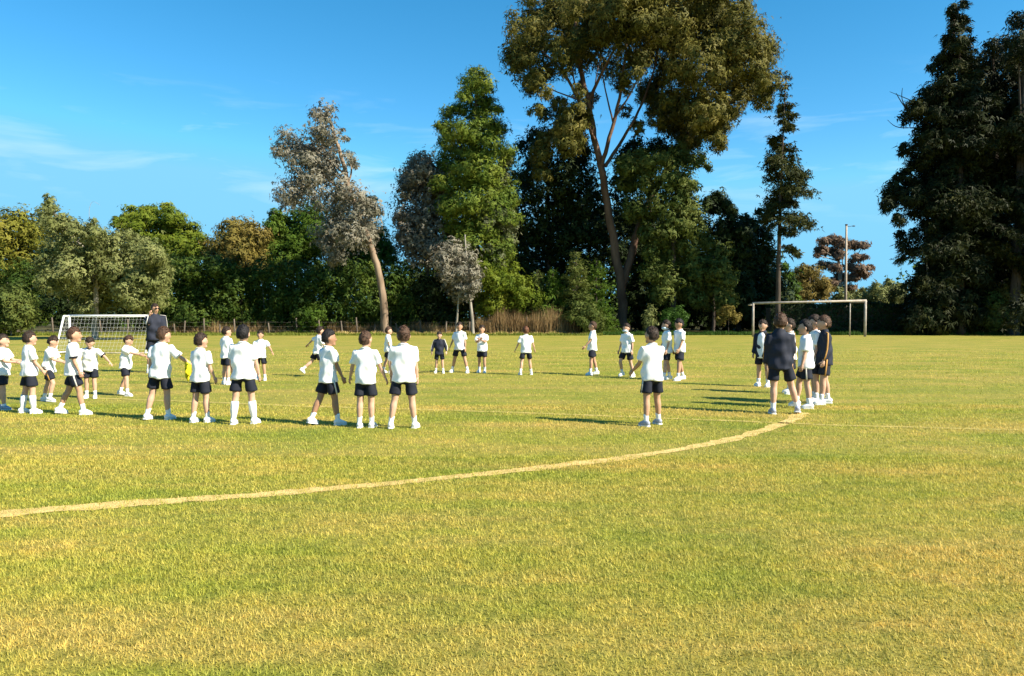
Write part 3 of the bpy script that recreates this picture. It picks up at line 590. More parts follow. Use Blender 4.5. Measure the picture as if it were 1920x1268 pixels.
puff_tree('conifer_tree', 'dark conifer cut off by the right edge of the picture', RT3, 60, 2.8, 21000, 0.48, 'conifer', [(1900, 622), (1905, 500), (1915, 300), (1925, 50)], 83, 'bark_dark', 0.5, limbs=8, doubles=1, droop=0.45, sub=0.26, elong=2.8, **RC)
def prof_droop(t): return (5.6 * max(0, 1 - t) ** 0.72 + 0.5) * (0.55 + 0.45 * abs(math.sin(t * 23 + 0.6)))
b = D(1798, 620, 60.5); b.z = 0
conifer('conifer_tree', 'feathery dark conifer with drooping layered boughs, leftmost of the right hand trees', b, D(1786, 4, 60.5).z, prof_droop, 20000, 0.42, 'conifer', 84, 'bark_dark', 0.42, whorl=120, droop=0.42, lean=(-0.5, 0), start=0.18, thick=0.085, elong=2.8, gap=0.1, group='tall dark conifers on the right')
# out of the frame to the right: they throw the shade over the right end of the field
for i, (x, y, h) in enumerate([(50, 55.5, 25), (59, 51, 28), (68, 47, 27)]):
    conifer('cypress_tree', ['nearest dark cypress beyond the right edge', 'tallest dark cypress beyond the right edge', 'farthest dark cypress beyond the right edge'][i], (x, y, 0), h, prof_big(5.0), 5000, 0.9, 'conifer', 90 + i, r0=0.5, whorl=130, droop=0.2, start=0.04, thick=0.14, group='cypresses outside the right edge')
# undergrowth and thin pale stems at the foot of the conifers
for i, (px, py, r, lab, mt) in enumerate([(1725, 590, 22, 'dark ivy mound at the left foot of the conifers', 'dark'), (1860, 585, 26, 'dusty olive undergrowth below the middle conifers', 'ivy'), (1905, 540, 22, 'olive brown shrub near the right edge below the conifers', 'brown'), (1800, 598, 22, 'dark undergrowth between the thin pale stems and the shrub', 'dark')]):
    puff_tree('undergrowth_bush', lab, [(px, py, r), (px - 18, py + 10, r * .8), (px + 20, py + 6, r * .9), (px + 4, py - 22, r * .7), (px - 10, py + 16, r * .7)], 60.5 + i * .3, 0.8, 2400, 0.28, mt, [(px, 622), (px, py)], 100 + i, cat_='bush', r0=0.07, limbs=2)
for i, (pts, lab) in enumerate([([(1740, 620), (1740, 560), (1737, 480), (1735, 420)], 'thin upright pale stem in front of the dark conifer'), ([(1752, 622), (1764, 570), (1778, 500), (1790, 460)], 'thin slanting pale stem in front of the dark conifer')]):
    mb = MB(); P = [D(p[0], p[1], 60.4) for p in pts]; P[0].z = 0
    rt = empty('bare_sapling', P[0], lab, 'sapling', 'thin pale stems'); limb(mb, [P[0] - Vector((0, 0, .2))] + P[1:], 0.085, 0.04, 6, i, 0.04); under('stem', mb.mesh('stem'), M['wood_dark'], rt)
    a = P[2]
    for tw in ([a, a + Vector((0.5, 0, 0.9)), a + Vector((0.7, 0.1, 1.7))], [P[1], P[1] + Vector((-0.4, 0.1, 0.8))]):
        mb = MB(); limb(mb, tw, 0.035, 0.014, 5); under('twig', mb.mesh('twig'), M['wood_dark'], rt)

# ---- dark clipped hedge behind the right goal
def hedge_run(name, label, x0, x1, y, h, d, mat, n, seed, size=0.22):
    rg = np.random.default_rng(seed)
    root = empty(name, ((x0 + x1) / 2, y, 0), label, 'hedge')
    mb = MB(); mb.box((x0, y - d / 2 + .25, -0.1), (x1, y + d / 2 - .25, h - 0.3)); under('branchwork', mb.mesh('branchwork', False), M['bark_dark'], root)
    f = rg.random(n); X = rg.uniform(x0, x1, n); top = f < 0.35
    Z = np.where(top, h + rg.normal(0, 0.09, n) + 0.15 * np.sin(X * 0.9), rg.uniform(0.0, h, n)); Yy = np.where(top, rg.uniform(y - d / 2, y + d / 2, n), np.where(rg.random(n) < .7, y - d / 2, y + d / 2) + rg.normal(0, 0.12, n))
    nr = unit(np.stack([rg.normal(0, .6, n), np.where(top, 0, np.sign(Yy - y)) + rg.normal(0, .6, n), np.where(top, 1.0, 0.4) + rg.normal(0, .5, n)], 1))
    ax = unit(np.cross(nr, rg.normal(size=(n, 3)))); ln = size * rg.uniform(.6, 1.4, n)
    under('leaves', leaves_mesh('leaves', np.stack([X, Yy, Z], 1), ax, nr, ln, ln / 1.8), LM[mat], root)
    return root
hedge_run('clipped_hedge', 'low dark clipped hedge behind the right goal', D(1440, 600, 64).x, D(1740, 600, 64).x, 64, 2.55, 1.6, 'dark', 6000, 110, 0.26)
hedge_run('clipped_hedge', 'dark hedge at the foot of the right conifers', D(1745, 600, 66).x, D(2150, 600, 66).x, 66, 2.4, 1.6, 'dark', 6000, 111, 0.26)

# ---- far trees seen through the gap
puff_tree('flat_topped_tree', 'rust coloured flat topped tree beside the pole in the gap', [(1545, 452, 12), (1560, 450, 14), (1580, 455, 14), (1600, 460, 14), (1618, 460, 10), (1540, 470, 12), (1555, 472, 14), (1575, 478, 12), (1605, 485, 12), (1622, 482, 8), (1545, 495, 12), (1565, 502, 14), (1590, 500, 12), (1615, 505, 14), (1632, 502, 8), (1575, 520, 14), (1600, 520, 14), (1620, 515, 10), (1590, 540, 12), (1530, 480, 6), (1560, 530, 14)], 112, 3.0, 6500, 0.55, 'rust', [(1577, 590), (1577, 540), (1572, 490), (1570, 455)], 121, 'bark_grey', 0.4, limbs=12, sub=0.26, flat=0.55, up=0.6)
puff_tree('broadleaf_tree', 'round orange tinted tree left of the rust coloured tree', [(1508, 508, 14), (1525, 512, 14), (1495, 520, 14), (1515, 530, 20), (1540, 530, 14), (1535, 550, 18), (1505, 550, 18), (1490, 560, 14), (1550, 545, 12)], 105, 2.5, 4500, 0.5, 'orange', [(1520, 590), (1520, 560), (1518, 520)], 122, r0=0.3, limbs=4)
puff_tree('broadleaf_tree', 'small dark green tree in the gap left of the orange one', [(1478, 520, 10), (1485, 540, 14), (1475, 555, 14), (1490, 570, 14), (1472, 500, 7)], 98, 1.6, 2400, 0.45, 'green', [(1480, 590), (1480, 550)], 123, r0=0.2, limbs=3)
for i, (px, py, lab) in enumerate([(1645, 545, 'pale green bush nearest the right goal post beyond the hedge'), (1668, 540, 'pale green bush in the middle of the gap beyond the hedge'), (1690, 545, 'pale bush beside the dark conifers beyond the hedge'), (1622, 555, 'small pale bush behind the right goal post'), (1575, 553, 'low pale bush at the foot of the pole'), (1598, 550, 'low pale bush just right of the pole')]):
    puff_tree('distant_bush', lab, [(px, py, 12), (px - 10, py + 12, 14), (px + 10, py + 12, 14), (px, py + 20, 14), (px - 4, py - 10, 6), (px + 2, py + 30, 14)], 92 + i * 4, 1.4, 1500, 0.5, 'olive', [(px, 592), (px, py + 10)], 125 + i, cat_='bush', r0=0.12, limbs=2, group='far bushes in the gap')

# ---- a far wood behind everything (one mass), added to darken the gaps
def far_wood():
    rg = np.random.default_rng(200); puffs = []
    for k in range(520):
        an = rg.uniform(-1.05, 1.05); d = rg.uniform(98, 128)
        px = 960 + math.tan(an) * 1400
        gap = 1455 < px < 1720
        if gap and d < 118: continue
        hmax = 4.5 if gap else 9.0
        puffs.append((Vector((math.tan(an) * d, d, rg.uniform(0.5, hmax))), rg.uniform(1.6, 2.8)))
    for k in range(260):
        an = rg.uniform(-0.8, 0.8); d = rg.uniform(118, 132); puffs.append((Vector((math.tan(an) * d, d, rg.uniform(0.3, 3.2))), rg.uniform(1.6, 2.4)))
    return obj('far_wood', leaves_mesh('far_wood', *puff_leaves(puffs, 38000, 1.0, 201, sub=0.35)), LM['green'])
tag(far_wood(), 'far green wood closing the view behind the field trees', 'wood', kind='stuff')
# added dark leaf mass close behind the giant, deep shade put into its colour
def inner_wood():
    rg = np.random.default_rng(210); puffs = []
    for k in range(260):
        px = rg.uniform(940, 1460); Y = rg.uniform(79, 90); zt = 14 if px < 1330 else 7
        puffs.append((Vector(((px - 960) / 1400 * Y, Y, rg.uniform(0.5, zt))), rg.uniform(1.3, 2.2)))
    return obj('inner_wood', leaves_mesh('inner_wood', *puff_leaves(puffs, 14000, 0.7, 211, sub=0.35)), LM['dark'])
tag(inner_wood(), 'dark wood directly behind the giant eucalyptus, shade put into its leaf colour', 'wood', kind='stuff')

# ---- dry thicket, verge grass
rg = np.random.default_rng(300)
def band(n, px0, px1, Y0, Y1):
    Y = rg.uniform(Y0, Y1, n); px = rg.uniform(px0, px1, n); return np.stack([(px - 960) / FPX * Y, Y], 1)
def thicket(name, label, cat_, px0, px1, Y0, Y1, n, h, w, mat, seed, lean=0.5):
    xy = band(n, px0, px1, Y0, Y1); k = np.abs(np.sin(xy[:, 0] * 1.3) * 0.35 + np.sin(xy[:, 0] * 3.1 + 1) * 0.25) + 0.7
    return tag(blades(name, xy, h * k, np.full(n, w), mat, seed, lean), label, cat_, kind='stuff')
thicket('dry_reeds', 'tall dry brown reeds and stalks in front of the bright bush', 'reeds', 895, 1085, 61, 63.5, 5200, 1.75, 0.07, LM['dry'], 301, 0.45)
thicket('dry_weeds', 'low dry brown weeds along the foot of the hedge', 'weeds', 290, 900, 62.6, 64.5, 7500, 0.95, 0.06, LM['dry'], 302, 0.7)
thicket('verge_grass', 'longer green grass along the far left edge of the field', 'grass', -60, 1130, 58.5, 62.6, 22000, 0.26, 0.06, LM['verge'], 303, 0.9)
thicket('straw_verge', 'pale straw grass strip before the dry reeds', 'grass', 600, 1100, 60.2, 62.4, 7000, 0.30, 0.06, M['straw_blade'], 304, 1.0)
thicket('shade_grass', 'grass under the trees at the far right edge, shade put into its dark green', 'grass', 1130, 2000, 59.8, 63.2, 16000, 0.32, 0.07, LM['fern'], 305, 0.9)  # tree shade over this strip is put into the dark blade colour

# ------------------------------------------------------------------ fence on the left
fr = empty('wire_fence', (D(560, 620, 61.8).x, 61.8, 0), 'old wire fence on grey wooden posts below the hedge', 'fence')
xs = [D(p, 620, 61.8).x for p in (-60, 20, 100, 190, 240, 328, 345, 383, 413, 440, 505, 557, 600, 642, 670, 702, 745, 790, 835, 880, 935, 990, 1040)]
rgf = random.Random(9)
for x in xs:
    h = rgf.uniform(0.8, 1.5); dx = rgf.uniform(-.12, .12); mb = MB()
    mb.tube([(x, 61.8, -0.2), (x + dx * .5, 61.8, h * .5), (x + dx, 61.8 + rgf.uniform(-.05, .05), h)], [0.07, 0.065, 0.055], 7)
    under('post', mb.mesh('post'), M['wood'], fr)
for z in (0.35, 0.7, 1.05):
    mb = MB(); P = []
    for a, b in zip(xs[:-1], xs[1:]): P += [(a, 61.72, z), ((a + b) / 2, 61.72, z - 0.04)]
    P.append((xs[-1], 61.72, z)); mb.tube(P, 0.0035, 3, (0, 0, 1)); under('wire', mb.mesh('wire'), M['bark_grey'], fr)

# stone block by the giant trunk
mb = MB(); rgs = random.Random(4)
def stone_fn(d): return 1 + 0.10 * math.sin(d.x * 5 + 1) * math.cos(d.y * 4) + 0.06 * math.sin(d.z * 7)
def boxy(d):
    m_ = max(abs(d.x), abs(d.y), abs(d.z)); return (0.80 / max(m_, .55)) * stone_fn(d)
p = G(1152, 622)
mb.ell((0, 0, 0.16), (0.62, 0.34, 0.22), None, 20, 12, boxy)
o = obj('stone_block', mb.mesh('stone_block'), noise_mat('stone', (0.26, 0.22, 0.16), (0.48, 0.42, 0.33), 5, 0.9, 0.5)); o.location = (p.x, p.y, 0)
tag(o, 'low pale stone block on the grass at the foot of the trees', 'stone')

# ------------------------------------------------------------------ pole
M['conc'] = noise_mat('pole_concrete', (0.30, 0.24, 0.18), (0.44, 0.37, 0.29), 6, 0.85, 0.3)
Yp = 88; b = D(1585, 590, Yp); pr = empty('utility_pole', (b.x, Yp, 0), 'slender pale concrete pole rising behind the right goal', 'pole')
mb = MB(); zt = D(1583, 422, Yp).z; mb.tube([(b.x, Yp, -.3), (b.x, Yp, zt)], [0.19, 0.11], 10); under('shaft', mb.mesh('shaft'), M['conc'], pr)
mb = MB(); mb.tube([(b.x, Yp, zt - .05), (b.x, Yp, zt + .08)], [0.155, 0.155], 10); under('cap', mb.mesh('cap'), M['bark_dark'], pr)
mb = MB(); mb.tube([(b.x, Yp, zt - .22), (b.x + .75, Yp, zt - .12)], [0.03, 0.03], 6); mb.ell((b.x + .85, Yp, zt - .13), (.2, .12, .07)); under('lamp_arm', mb.mesh('lamp_arm'), M['bark_dark'], pr)

# ------------------------------------------------------------------ goals
M['white_paint'] = noise_mat('white_paint', (0.70, 0.69, 0.64), (0.82, 0.81, 0.77), 6, 0.45, 0.05)
M['worn_paint'] = noise_mat('worn_paint', (0.22, 0.18, 0.145), (0.42, 0.37, 0.31), 4, 0.6, 0.1)
M['net'] = noise_mat('net_cord', (0.66, 0.66, 0.62), (0.78, 0.78, 0.74), 6, 0.8, 0)
# small goal on the left, its net towards the camera
BL = G(103, 663); BR = G(272, 663); dpt = 1.0; hg = 1.47
FL = BL + Vector((0, dpt, 0)); FR = BR + Vector((0, dpt, 0)); top = Vector((0, 0, hg)); TBL = BL + Vector((0, dpt * 0.62, hg)); TBR = BR + Vector((0, dpt * 0.62, hg))
g = empty('small_goal', (BL + FR) / 2, 'small white football goal with a net behind the boys on the left', 'goal')
def bar(root, name, a, b, r, mat, seg=10):
    mb = MB(); mb.tube([a, (Vector(a) + Vector(b)) / 2, b], [r, r, r], seg, (0.3, 0.9, 0.2)); return under(name, mb.mesh(name), mat, root)
up = Vector((0, 0, -0.02))
bar(g, 'post', FL + up, FL + top, 0.045, M['white_paint']); bar(g, 'post', FR + up, FR + top, 0.045, M['white_paint'])
bar(g, 'crossbar', FL + top + Vector((-.04, 0, 0.004)), FR + top + Vector((.04, 0, 0.004)), 0.047, M['white_paint'])
bar(g, 'back_strut', TBL, BL, 0.036, M['white_paint']); bar(g, 'back_strut', TBR, BR, 0.036, M['white_paint'])
bar(g, 'top_bar', FL + top, TBL, 0.034, M['white_paint']); bar(g, 'top_bar', FR + top, TBR, 0.034, M['white_paint'])
bar(g, 'base_bar', BL + Vector((0, 0, .02)), BR + Vector((0, 0, .02)), 0.02, M['worn_paint'])
bar(g, 'side_bar', FL + Vector((0, 0, .03)), BL + Vector((0, 0, .03)), 0.028, M['white_paint']); bar(g, 'side_bar', FR + Vector((0, 0, .03)), BR + Vector((0, 0, .03)), 0.028, M['white_paint'])
mb = MB()
def net(mb, a, b, c, d, nu, nv, r=0.0023, sag=0.06):
    """quad a-b top, d-c bottom"""
    nrm = (b - a).cross(d - a).normalized()
    def P(u, v):
        s = math.sin(math.pi * u) * math.sin(math.pi * v) * sag + 0.012 * math.sin(u * 37 + v * 23)
        return a.lerp(b, u).lerp(d.lerp(c, u), v) + nrm * s
    for i in range(nu + 1): mb.tube([P(i / nu, k / 8) for k in range(9)], r, 3, (0.3, 0.9, 0.2))
    for j in range(1, nv + 1): mb.tube([P(k / 16, j / nv) for k in range(17)], r, 3, (0.3, 0.2, 0.9))
net(mb, TBL, TBR, BR, BL, 24, 10); net(mb, FL + top, TBL, BL, FL, 6, 10); net(mb, FR + top, TBR, BR, FR, 6, 10); net(mb, FL + top, FR + top, TBR, TBL, 24, 2)
tag(under('net', mb.mesh('net'), M['net'], g), 'white corded net', kind='stuff')
# large worn goal on the right
A = G(1412, 631); B = G(1622, 632); A.y = B.y = 55.2; A.x = (1412 - 960) / FPX * 55.2; B.x = (1622 - 960) / FPX * 55.2
g2 = empty('large_goal', (A + B) / 2, 'large worn white football goal without a net on the right', 'goal')
ta = Vector((A.x, A.y, D(1412, 569, 55.2).z)); tb = Vector((B.x, B.y, D(1622, 564, 55.2).z))
bar(g2, 'post', A + up, ta, 0.085, M['worn_paint']); bar(g2, 'post', B + up, tb, 0.095, M['worn_paint'])
bar(g2, 'crossbar', ta + Vector((-.07, 0, .006)), tb + Vector((.07, 0, .006)), 0.082, M['worn_paint'])
for q, nm in ((ta, 'left'), (tb, 'right')):
    s = 1 if nm == 'left' else -1; bk = q + Vector((0.45 * s, 1.5, -0.10)); ft = Vector((bk.x, bk.y, -0.02))
    mb = MB(); mb.tube([q + Vector((-.12 * s, 0.05, -.05)), q + Vector((-.2 * s, .5, -.12)), bk], [0.04, 0.04, 0.04], 8); under('top_stay', mb.mesh('top_stay'), M['worn_paint'], g2)
    bar(g2, 'back_post', ft, bk, 0.045, M['worn_paint'])
# ------------------------------------------------------------------ people
def RX(a): return Matrix.Rotation(R(a), 3, 'X')
def RY(a): return Matrix.Rotation(R(a), 3, 'Y')
def RZ(a): return Matrix.Rotation(R(a), 3, 'Z')
def plain(name, c, rough=0.8, var=0.12, bump=0.0, bscale=30, sheen=0.0, scale=12):
    return noise_mat(name, tuple(x * (1 - var) for x in c), tuple(min(0.9, x * (1 + var)) for x in c), scale, rough, bump, bscale=bscale, spec=0.25, bdist=0.01)
SKIN = {'light': plain('skin_light', (0.52, 0.31, 0.21), 0.55, 0.08), 'tan': plain('skin_tan', (0.44, 0.25, 0.155), 0.55, 0.08), 'brown': plain('skin_brown', (0.34, 0.185, 0.11), 0.55, 0.08)}
HAIR = {'dark': plain('hair_dark_brown', (0.030, 0.018, 0.012), 0.6, 0.65, 0.9, 80, scale=42), 'black': plain('hair_black', (0.012, 0.010, 0.010), 0.6, 0.65, 0.9, 80, scale=42), 'brown': plain('hair_brown', (0.065, 0.034, 0.019), 0.6, 0.65, 0.9, 80, scale=42), 'red': plain('hair_auburn', (0.120, 0.048, 0.022), 0.6, 0.65, 0.9, 80, scale=42)}
M['tee'] = plain('white_cotton', (0.83, 0.83, 0.83), 0.9, 0.03, 0.25, 9)
M['navy'] = plain('navy_cloth', (0.012, 0.014, 0.023), 0.8, 0.2, 0.2, 12)
M['navy2'] = plain('navy_shell', (0.016, 0.019, 0.032), 0.75, 0.2, 0.25, 10)
M['sock'] = plain('white_sock', (0.78, 0.78, 0.77), 0.9, 0.04)
M['shoe'] = plain('white_shoe', (0.74, 0.74, 0.74), 0.5, 0.06)
M['shoe_grey'] = plain('grey_shoe', (0.33, 0.35, 0.42), 0.5, 0.3, scale=40)
M['stripe_gold'] = plain('stripe_gold', (0.50, 0.26, 0.07), 0.7, 0.1)
M['stripe_white'] = plain('stripe_white', (0.62, 0.58, 0.52), 0.7, 0.1)
M['eye'] = plain('eye_dark', (0.015, 0.012, 0.010), 0.3, 0.1)
M['lip'] = plain('lip', (0.36, 0.13, 0.10), 0.5, 0.1)
M['mask'] = plain('pale_mask', (0.55, 0.66, 0.74), 0.85, 0.05)
M['lens'] = plain('dark_lens', (0.012, 0.010, 0.010), 0.1, 0.1)
M['bib'] = plain('yellow_mesh', (0.75, 0.66, 0.02), 0.8, 0.08)

PENDING = []
def queue(mb, voxel, root, name, mats, extra=None, fold=0.0, seed=0, smooth=3, after=None):
    me = mb.mesh('tmp'); t = bpy.data.objects.new('tmp', me); C.objects.link(t)
    m = t.modifiers.new('r', 'REMESH'); m.mode = 'VOXEL'; m.voxel_size = voxel; m.use_smooth_shade = True
    s = t.modifiers.new('s', 'SMOOTH'); s.factor = 0.5; s.iterations = smooth
    PENDING.append((t, root, name, mats, extra, fold, seed, after))
def flush():
    bpy.context.view_layer.update(); dg = bpy.context.evaluated_depsgraph_get()
    for t, root, name, mats, extra, fold, seed, after in PENDING:
        me = bpy.data.meshes.new_from_object(t.evaluated_get(dg)); me.name = name
        if fold:
            n = len(me.vertices); co = np.zeros(n * 3, np.float32); me.vertices.foreach_get('co', co); co = co.reshape(-1, 3)
            no = np.zeros(n * 3, np.float32); me.vertices.foreach_get('normal', no); no = no.reshape(-1, 3)
            r_ = np.random.default_rng(seed); ph = r_.uniform(0, 6.28, 6); x, y, z = co.T / fold[1]
            w_ = np.clip(1.15 - np.abs(z - 0.5) * 1.5, 0.3, 1.0)
            f = np.sin(34 * z + 26 * x + 9 * y + ph[0]) * 0.5 + np.sin(-30 * z + 38 * x + 14 * y + ph[1]) * 0.5 + np.sin(62 * x + 30 * y + 9 * z + ph[2]) * 0.35 + np.sin(52 * z - 14 * x + 30 * y + ph[3]) * 0.4
            co = co + no * (f * w_ * fold[0])[:, None]
            me.vertices.foreach_set('co', co.ravel().astype(np.float32)); me.update()
        if extra:
            q = MB(); q.v = [tuple(v.co) for v in me.vertices]; q.f = [tuple(p.vertices) for p in me.polygons]; q.m = [0] * len(q.f)
            for mat_i, e in extra: q.add(e.v, e.f, mat_i)
            me2 = q.mesh(name); bpy.data.meshes.remove(me); me = me2
        else: me.polygons.foreach_set('use_smooth', [True] * len(me.polygons))
        me.materials.clear()
        o = obj(name, me, mats, root)
        tm = t.data; bpy.data.objects.remove(t); bpy.data.meshes.remove(tm)
    PENDING.clear()

def person(label, px, fy, hy, face, hair='dark', skin='light', top='tee', aL=(4, 9, 14, 0), aR=(4, 9, 14, 0), lL=(2, 4, 3), lR=(-2, 4, 3), lean=0, side=0, hyaw=0, hpitch=0,
           sock=0.10, shoe='shoe', stripe=None, seed=0, adult=False, group='boys standing in a ring on the field', mask=False, band=False, glasses=False, wide=1.0, dz=None, longhair=0.0):
    aL = (aL[0], aL[1] * (.65 if aL[1] <= 14 else 1)) + tuple(aL[2:]); aR = (aR[0], aR[1] * (.65 if aR[1] <= 14 else 1)) + tuple(aR[2:])
    P = G(px, fy - 3); H = D(px, hy, P.y).z
    root = empty('person', P, label, 'person', group, rz=-R(face))
    vox = max(0.0125, 0.011 * H * max(1, P.y / 12))
    hs = 0.80 if adult else 1.0            # head scale
    W = wide * (0.98 if adult else 1.0)
    Tr = RY(side) @ RX(-lean)
    hipz = 0.505
    # legs
    leg = {}
    for s, (sw, ab, kn) in ((-1, lL), (1, lR)):
        hp = Vector((s * 0.052 * W, 0, hipz)); A_ = RY(-s * ab)
        kd = A_ @ RX(sw) @ Vector((0, 0, -1)); sd = A_ @ RX(sw - kn) @ Vector((0, 0, -1))
        k = hp + kd * 0.235; an = k + sd * 0.228
        leg[s] = [hp, k, an, kd, sd]
    drop = min(leg[s][2].z for s in leg) - 0.042
    for s in leg:
        for i in range(3): leg[s][i] = leg[s][i] - Vector((0, 0, drop))
    pel = Vector((0, 0, hipz - drop))
    def tp(x, y, z): return pel + Tr @ Vector((x, y, z - hipz))
    hk = 0.17 * hs / 0.17
    neck = tp(0, 0.004, 0.815 if not adult else 0.825)
    Hr = Tr @ RZ(-hyaw) @ RX(-hpitch)
    hz = (1.0 - 0.088 * hs)
    hc = tp(0, 0.012, hz)
    hr = (0.0605 * hs, 0.070 * hs, 0.084 * hs)
    # arms
    arm = {}; shz = 0.783 if not adult else 0.805
    for s, (sw, ab, el, inw) in ((-1, aL), (1, aR)):
        sh = tp(s * 0.100 * W, 0, shz); A_ = Tr @ RY(-s * ab)
        ud = A_ @ RX(sw) @ Vector((0, 0, -1)); fd = A_ @ RZ(s * inw) @ RX(sw + el) @ Vector((0, 0, -1))
        e_ = sh + ud * 0.158; wr = e_ + fd * 0.132
        arm[s] = (sh, e_, wr, ud, fd, A_ @ RZ(s * inw))
    sc = lambda p: Vector(p) * H
    def sp(l): return [sc(p) for p in l]
    def sr(l): return [(r[0] * H, r[1] * H) if isinstance(r, tuple) else r * H for r in l]
    X = Tr @ Vector((1, 0, 0))
    # ---- body: one surface
    b = MB()
    b.tube(sp([tp(0, 0, .47), tp(0, 0, .50), tp(0, 0, .58), tp(0, .004, .68), tp(0, 0, shz), tp(0, 0, shz + .03), neck, hc]), sr([(.06, .045), (.078, .056), (.07, .05), (.078, .055), (.078, .045), (.05, .036), (.031, .032), (.03, .034)]), 14, X)
    def headfn(d):
        k = 1.0
        if d.z < 0: k *= 1 - 0.20 * (-d.z) * (1 - 0.4 * max(0, d.y))           # narrower jaw
        return k
    b.ell(sc(hc), sr(hr), Hr, 20, 14, headfn)
    hp_ = lambda x, y, z: sc(hc + Hr @ Vector((x * hs, y * hs, z * hs)))
    b.tube([hp_(0, .062, .012), hp_(0, .076, -.012), hp_(0, .079, -.020), hp_(0, .070, -.026)], sr([.006, .010, .011, .006]), 8)    # nose
    b.ell(hp_(0, .052, -.062), sr((.026 * hs, .02 * hs, .018 * hs)), Hr, 10, 7)                                            # chin
    for s in (-1, 1): b.ell(hp_(s * .063, -.004, -.006), sr((.009 * hs, .015 * hs, .021 * hs)), Hr, 8, 6)                      # ears
    for s in (-1, 1):
        sh, e_, wr, ud, fd, B_ = arm[s]
        b.tube(sp([sh - ud * .01, sh + ud * .05, sh + ud * .11, e_, e_ + fd * .035, e_ + fd * .09, wr + fd * .012]), sr([.024, .0275, .025, .0215, .0235, .018, .0145]), 12)
        hp0, k, an, kd, sd = leg[s]
        b.tube(sp([hp0 + kd * .01, hp0 + kd * .07, hp0 + kd * .16, k, k + sd * .06 - Vector((0, .006, 0)), k + sd * .13 - Vector((0, .004, 0)), an - sd * .02, an + sd * .018]), sr([.046, .047, .040, .0335, .036, .030, .0205, .022]), 12)
    ex = []
    eyes = MB(); lips = MB(); hands = MB()
    for s in (-1, 1):
        eyes.ell(hp_(s * .024, .0625, .006), sr((.0068, .005, .0042)), Hr, 8, 6)
        lips.tube([hp_(s * .012, .068, .024), hp_(s * .026, .066, .027), hp_(s * .038, .058, .023)], 0.0024 * H, 5)
    if not mask: lips.tube([hp_(-.016, .061, -.046), hp_(0, .067, -.0465), hp_(.016, .061, -.046)], 0.0042 * H, 5)
    for s in (-1, 1):       # hands: palm, four fingers, thumb
        sh, e_, wr, ud, fd, B_ = arm[s]
        inn = -(B_ @ Vector((s, 0, 0))); inn = (inn - fd * inn.dot(fd)).normalized(); fw = fd.cross(inn).normalized()
        if fw.y < 0 and abs(fw.y) > .3: fw = -fw
        p0 = wr
        hands.tube(sp([p0 - fd * .004, p0 + fd * .014, p0 + fd * .034, p0 + fd * .046]), sr([(.013, .012), (.010, .019), (.0095, .021), (.007, .019)]), 10, inn)
        for q, (off, ln) in enumerate(((.0165, .034), (.006, .040), (-.0045, .038), (-.0145, .029))):
            a0 = p0 + fd * .042 + fw * off; cu = .35 + .1 * q
            a1 = a0 + (fd + inn * cu * .5).normalized() * ln * .5; a2 = a1 + (fd + inn * cu * 1.6).normalized() * ln * .5
            hands.tube(sp([a0, a1, a2]), sr([.0062, .0056, .0042]), 6)
        t0 = p0 + fd * .014 + fw * .016; t1 = t0 + (fd * .7 + fw * .7 + inn * .3).normalized() * .022; t2 = t1 + (fd + fw * .25 + inn * .35).normalized() * .018
        hands.tube(sp([t0 - fw * .006, t1, t2]), sr([.0085, .007, .005]), 6)
    ex = [(0, hands), (1, eyes), (2, lips)]
    queue(b, vox, root, 'body', [SKIN[skin], M['eye'], M['lip']], ex)
    # ---- hair
    rgh = random.Random(seed + 5); ph = [rgh.uniform(0, 6.28) for _ in range(8)]
    def hairfn(d):
        n_ = 0.045 * math.sin(d.x * 11 + d.z * 7 + ph[0]) * math.sin(d.y * 9 + ph[1]) + 0.035 * math.sin(d.x * 23 + ph[2]) * math.sin(d.z * 19 + d.y * 15 + ph[3]) + 0.02 * math.sin(d.x * 41 + d.y * 37 + ph[4])
        line = 0.30 + 0.12 * math.sin(d.x * 6 + ph[5]) if d.y > 0.35 else (-0.22 - longhair if d.y > -0.15 else -0.62 - longhair)
        if -0.15 < d.y <= 0.35: line = -0.22 - longhair + (d.y + .15) / .5 * (0.50 + longhair)
        line += 0.09 * math.sin(d.x * 17 + ph[6]) * math.sin(d.y * 13 + ph[7]); k = (d.z - line) / 0.20; k = max(0, min(1, k))
        return 0.86 + k * (0.225 + n_ + 0.04 * max(0, d.z))
    hb = MB(); hb.ell(sc(hc + Hr @ Vector((0, -.004, .004))), sr(hr), Hr, 30, 22, hairfn)
    hv = list(hb.v); hcw = sc(hc)
    for i_ in range(150):
        q_ = Vector(hv[rgh.randrange(len(hv) // 2 + 90)]); d_ = q_ - hcw
        if d_.length < 0.070 * hs * H: continue
        n_ = d_.normalized(); tn = n_.cross(Vector((rgh.uniform(-1, 1), rgh.uniform(-1, 1), rgh.uniform(-1, 1)))).normalized(); fl = (tn * .8 + n_ * rgh.uniform(.25, .75) + Vector((0, 0, -.25))).normalized(); sd_ = n_.cross(fl).normalized() * (0.006 * H * hs)
        b0 = q_ - n_ * 0.004 * H; ln_ = rgh.uniform(.014, .028) * H * hs
        hb.add([b0 - sd_, b0 + sd_, b0 + fl * ln_ - n_ * 0.0, b0 + n_ * 0.005 * H], [(0, 1, 2), (0, 2, 3), (1, 3, 2)])
    me = hb.mesh('hair'); obj('hair', me, HAIR[hair], root)
    if mask:
        mb_ = MB(); mb_.ell(hp_(0, .010, -.044), sr((.060 * hs, .070 * hs, .034 * hs)), Hr, 16, 10, lambda d: 1.0 if d.y > 0.05 else 0.75); obj('face_mask', mb_.mesh('face_mask'), M['mask'], root)
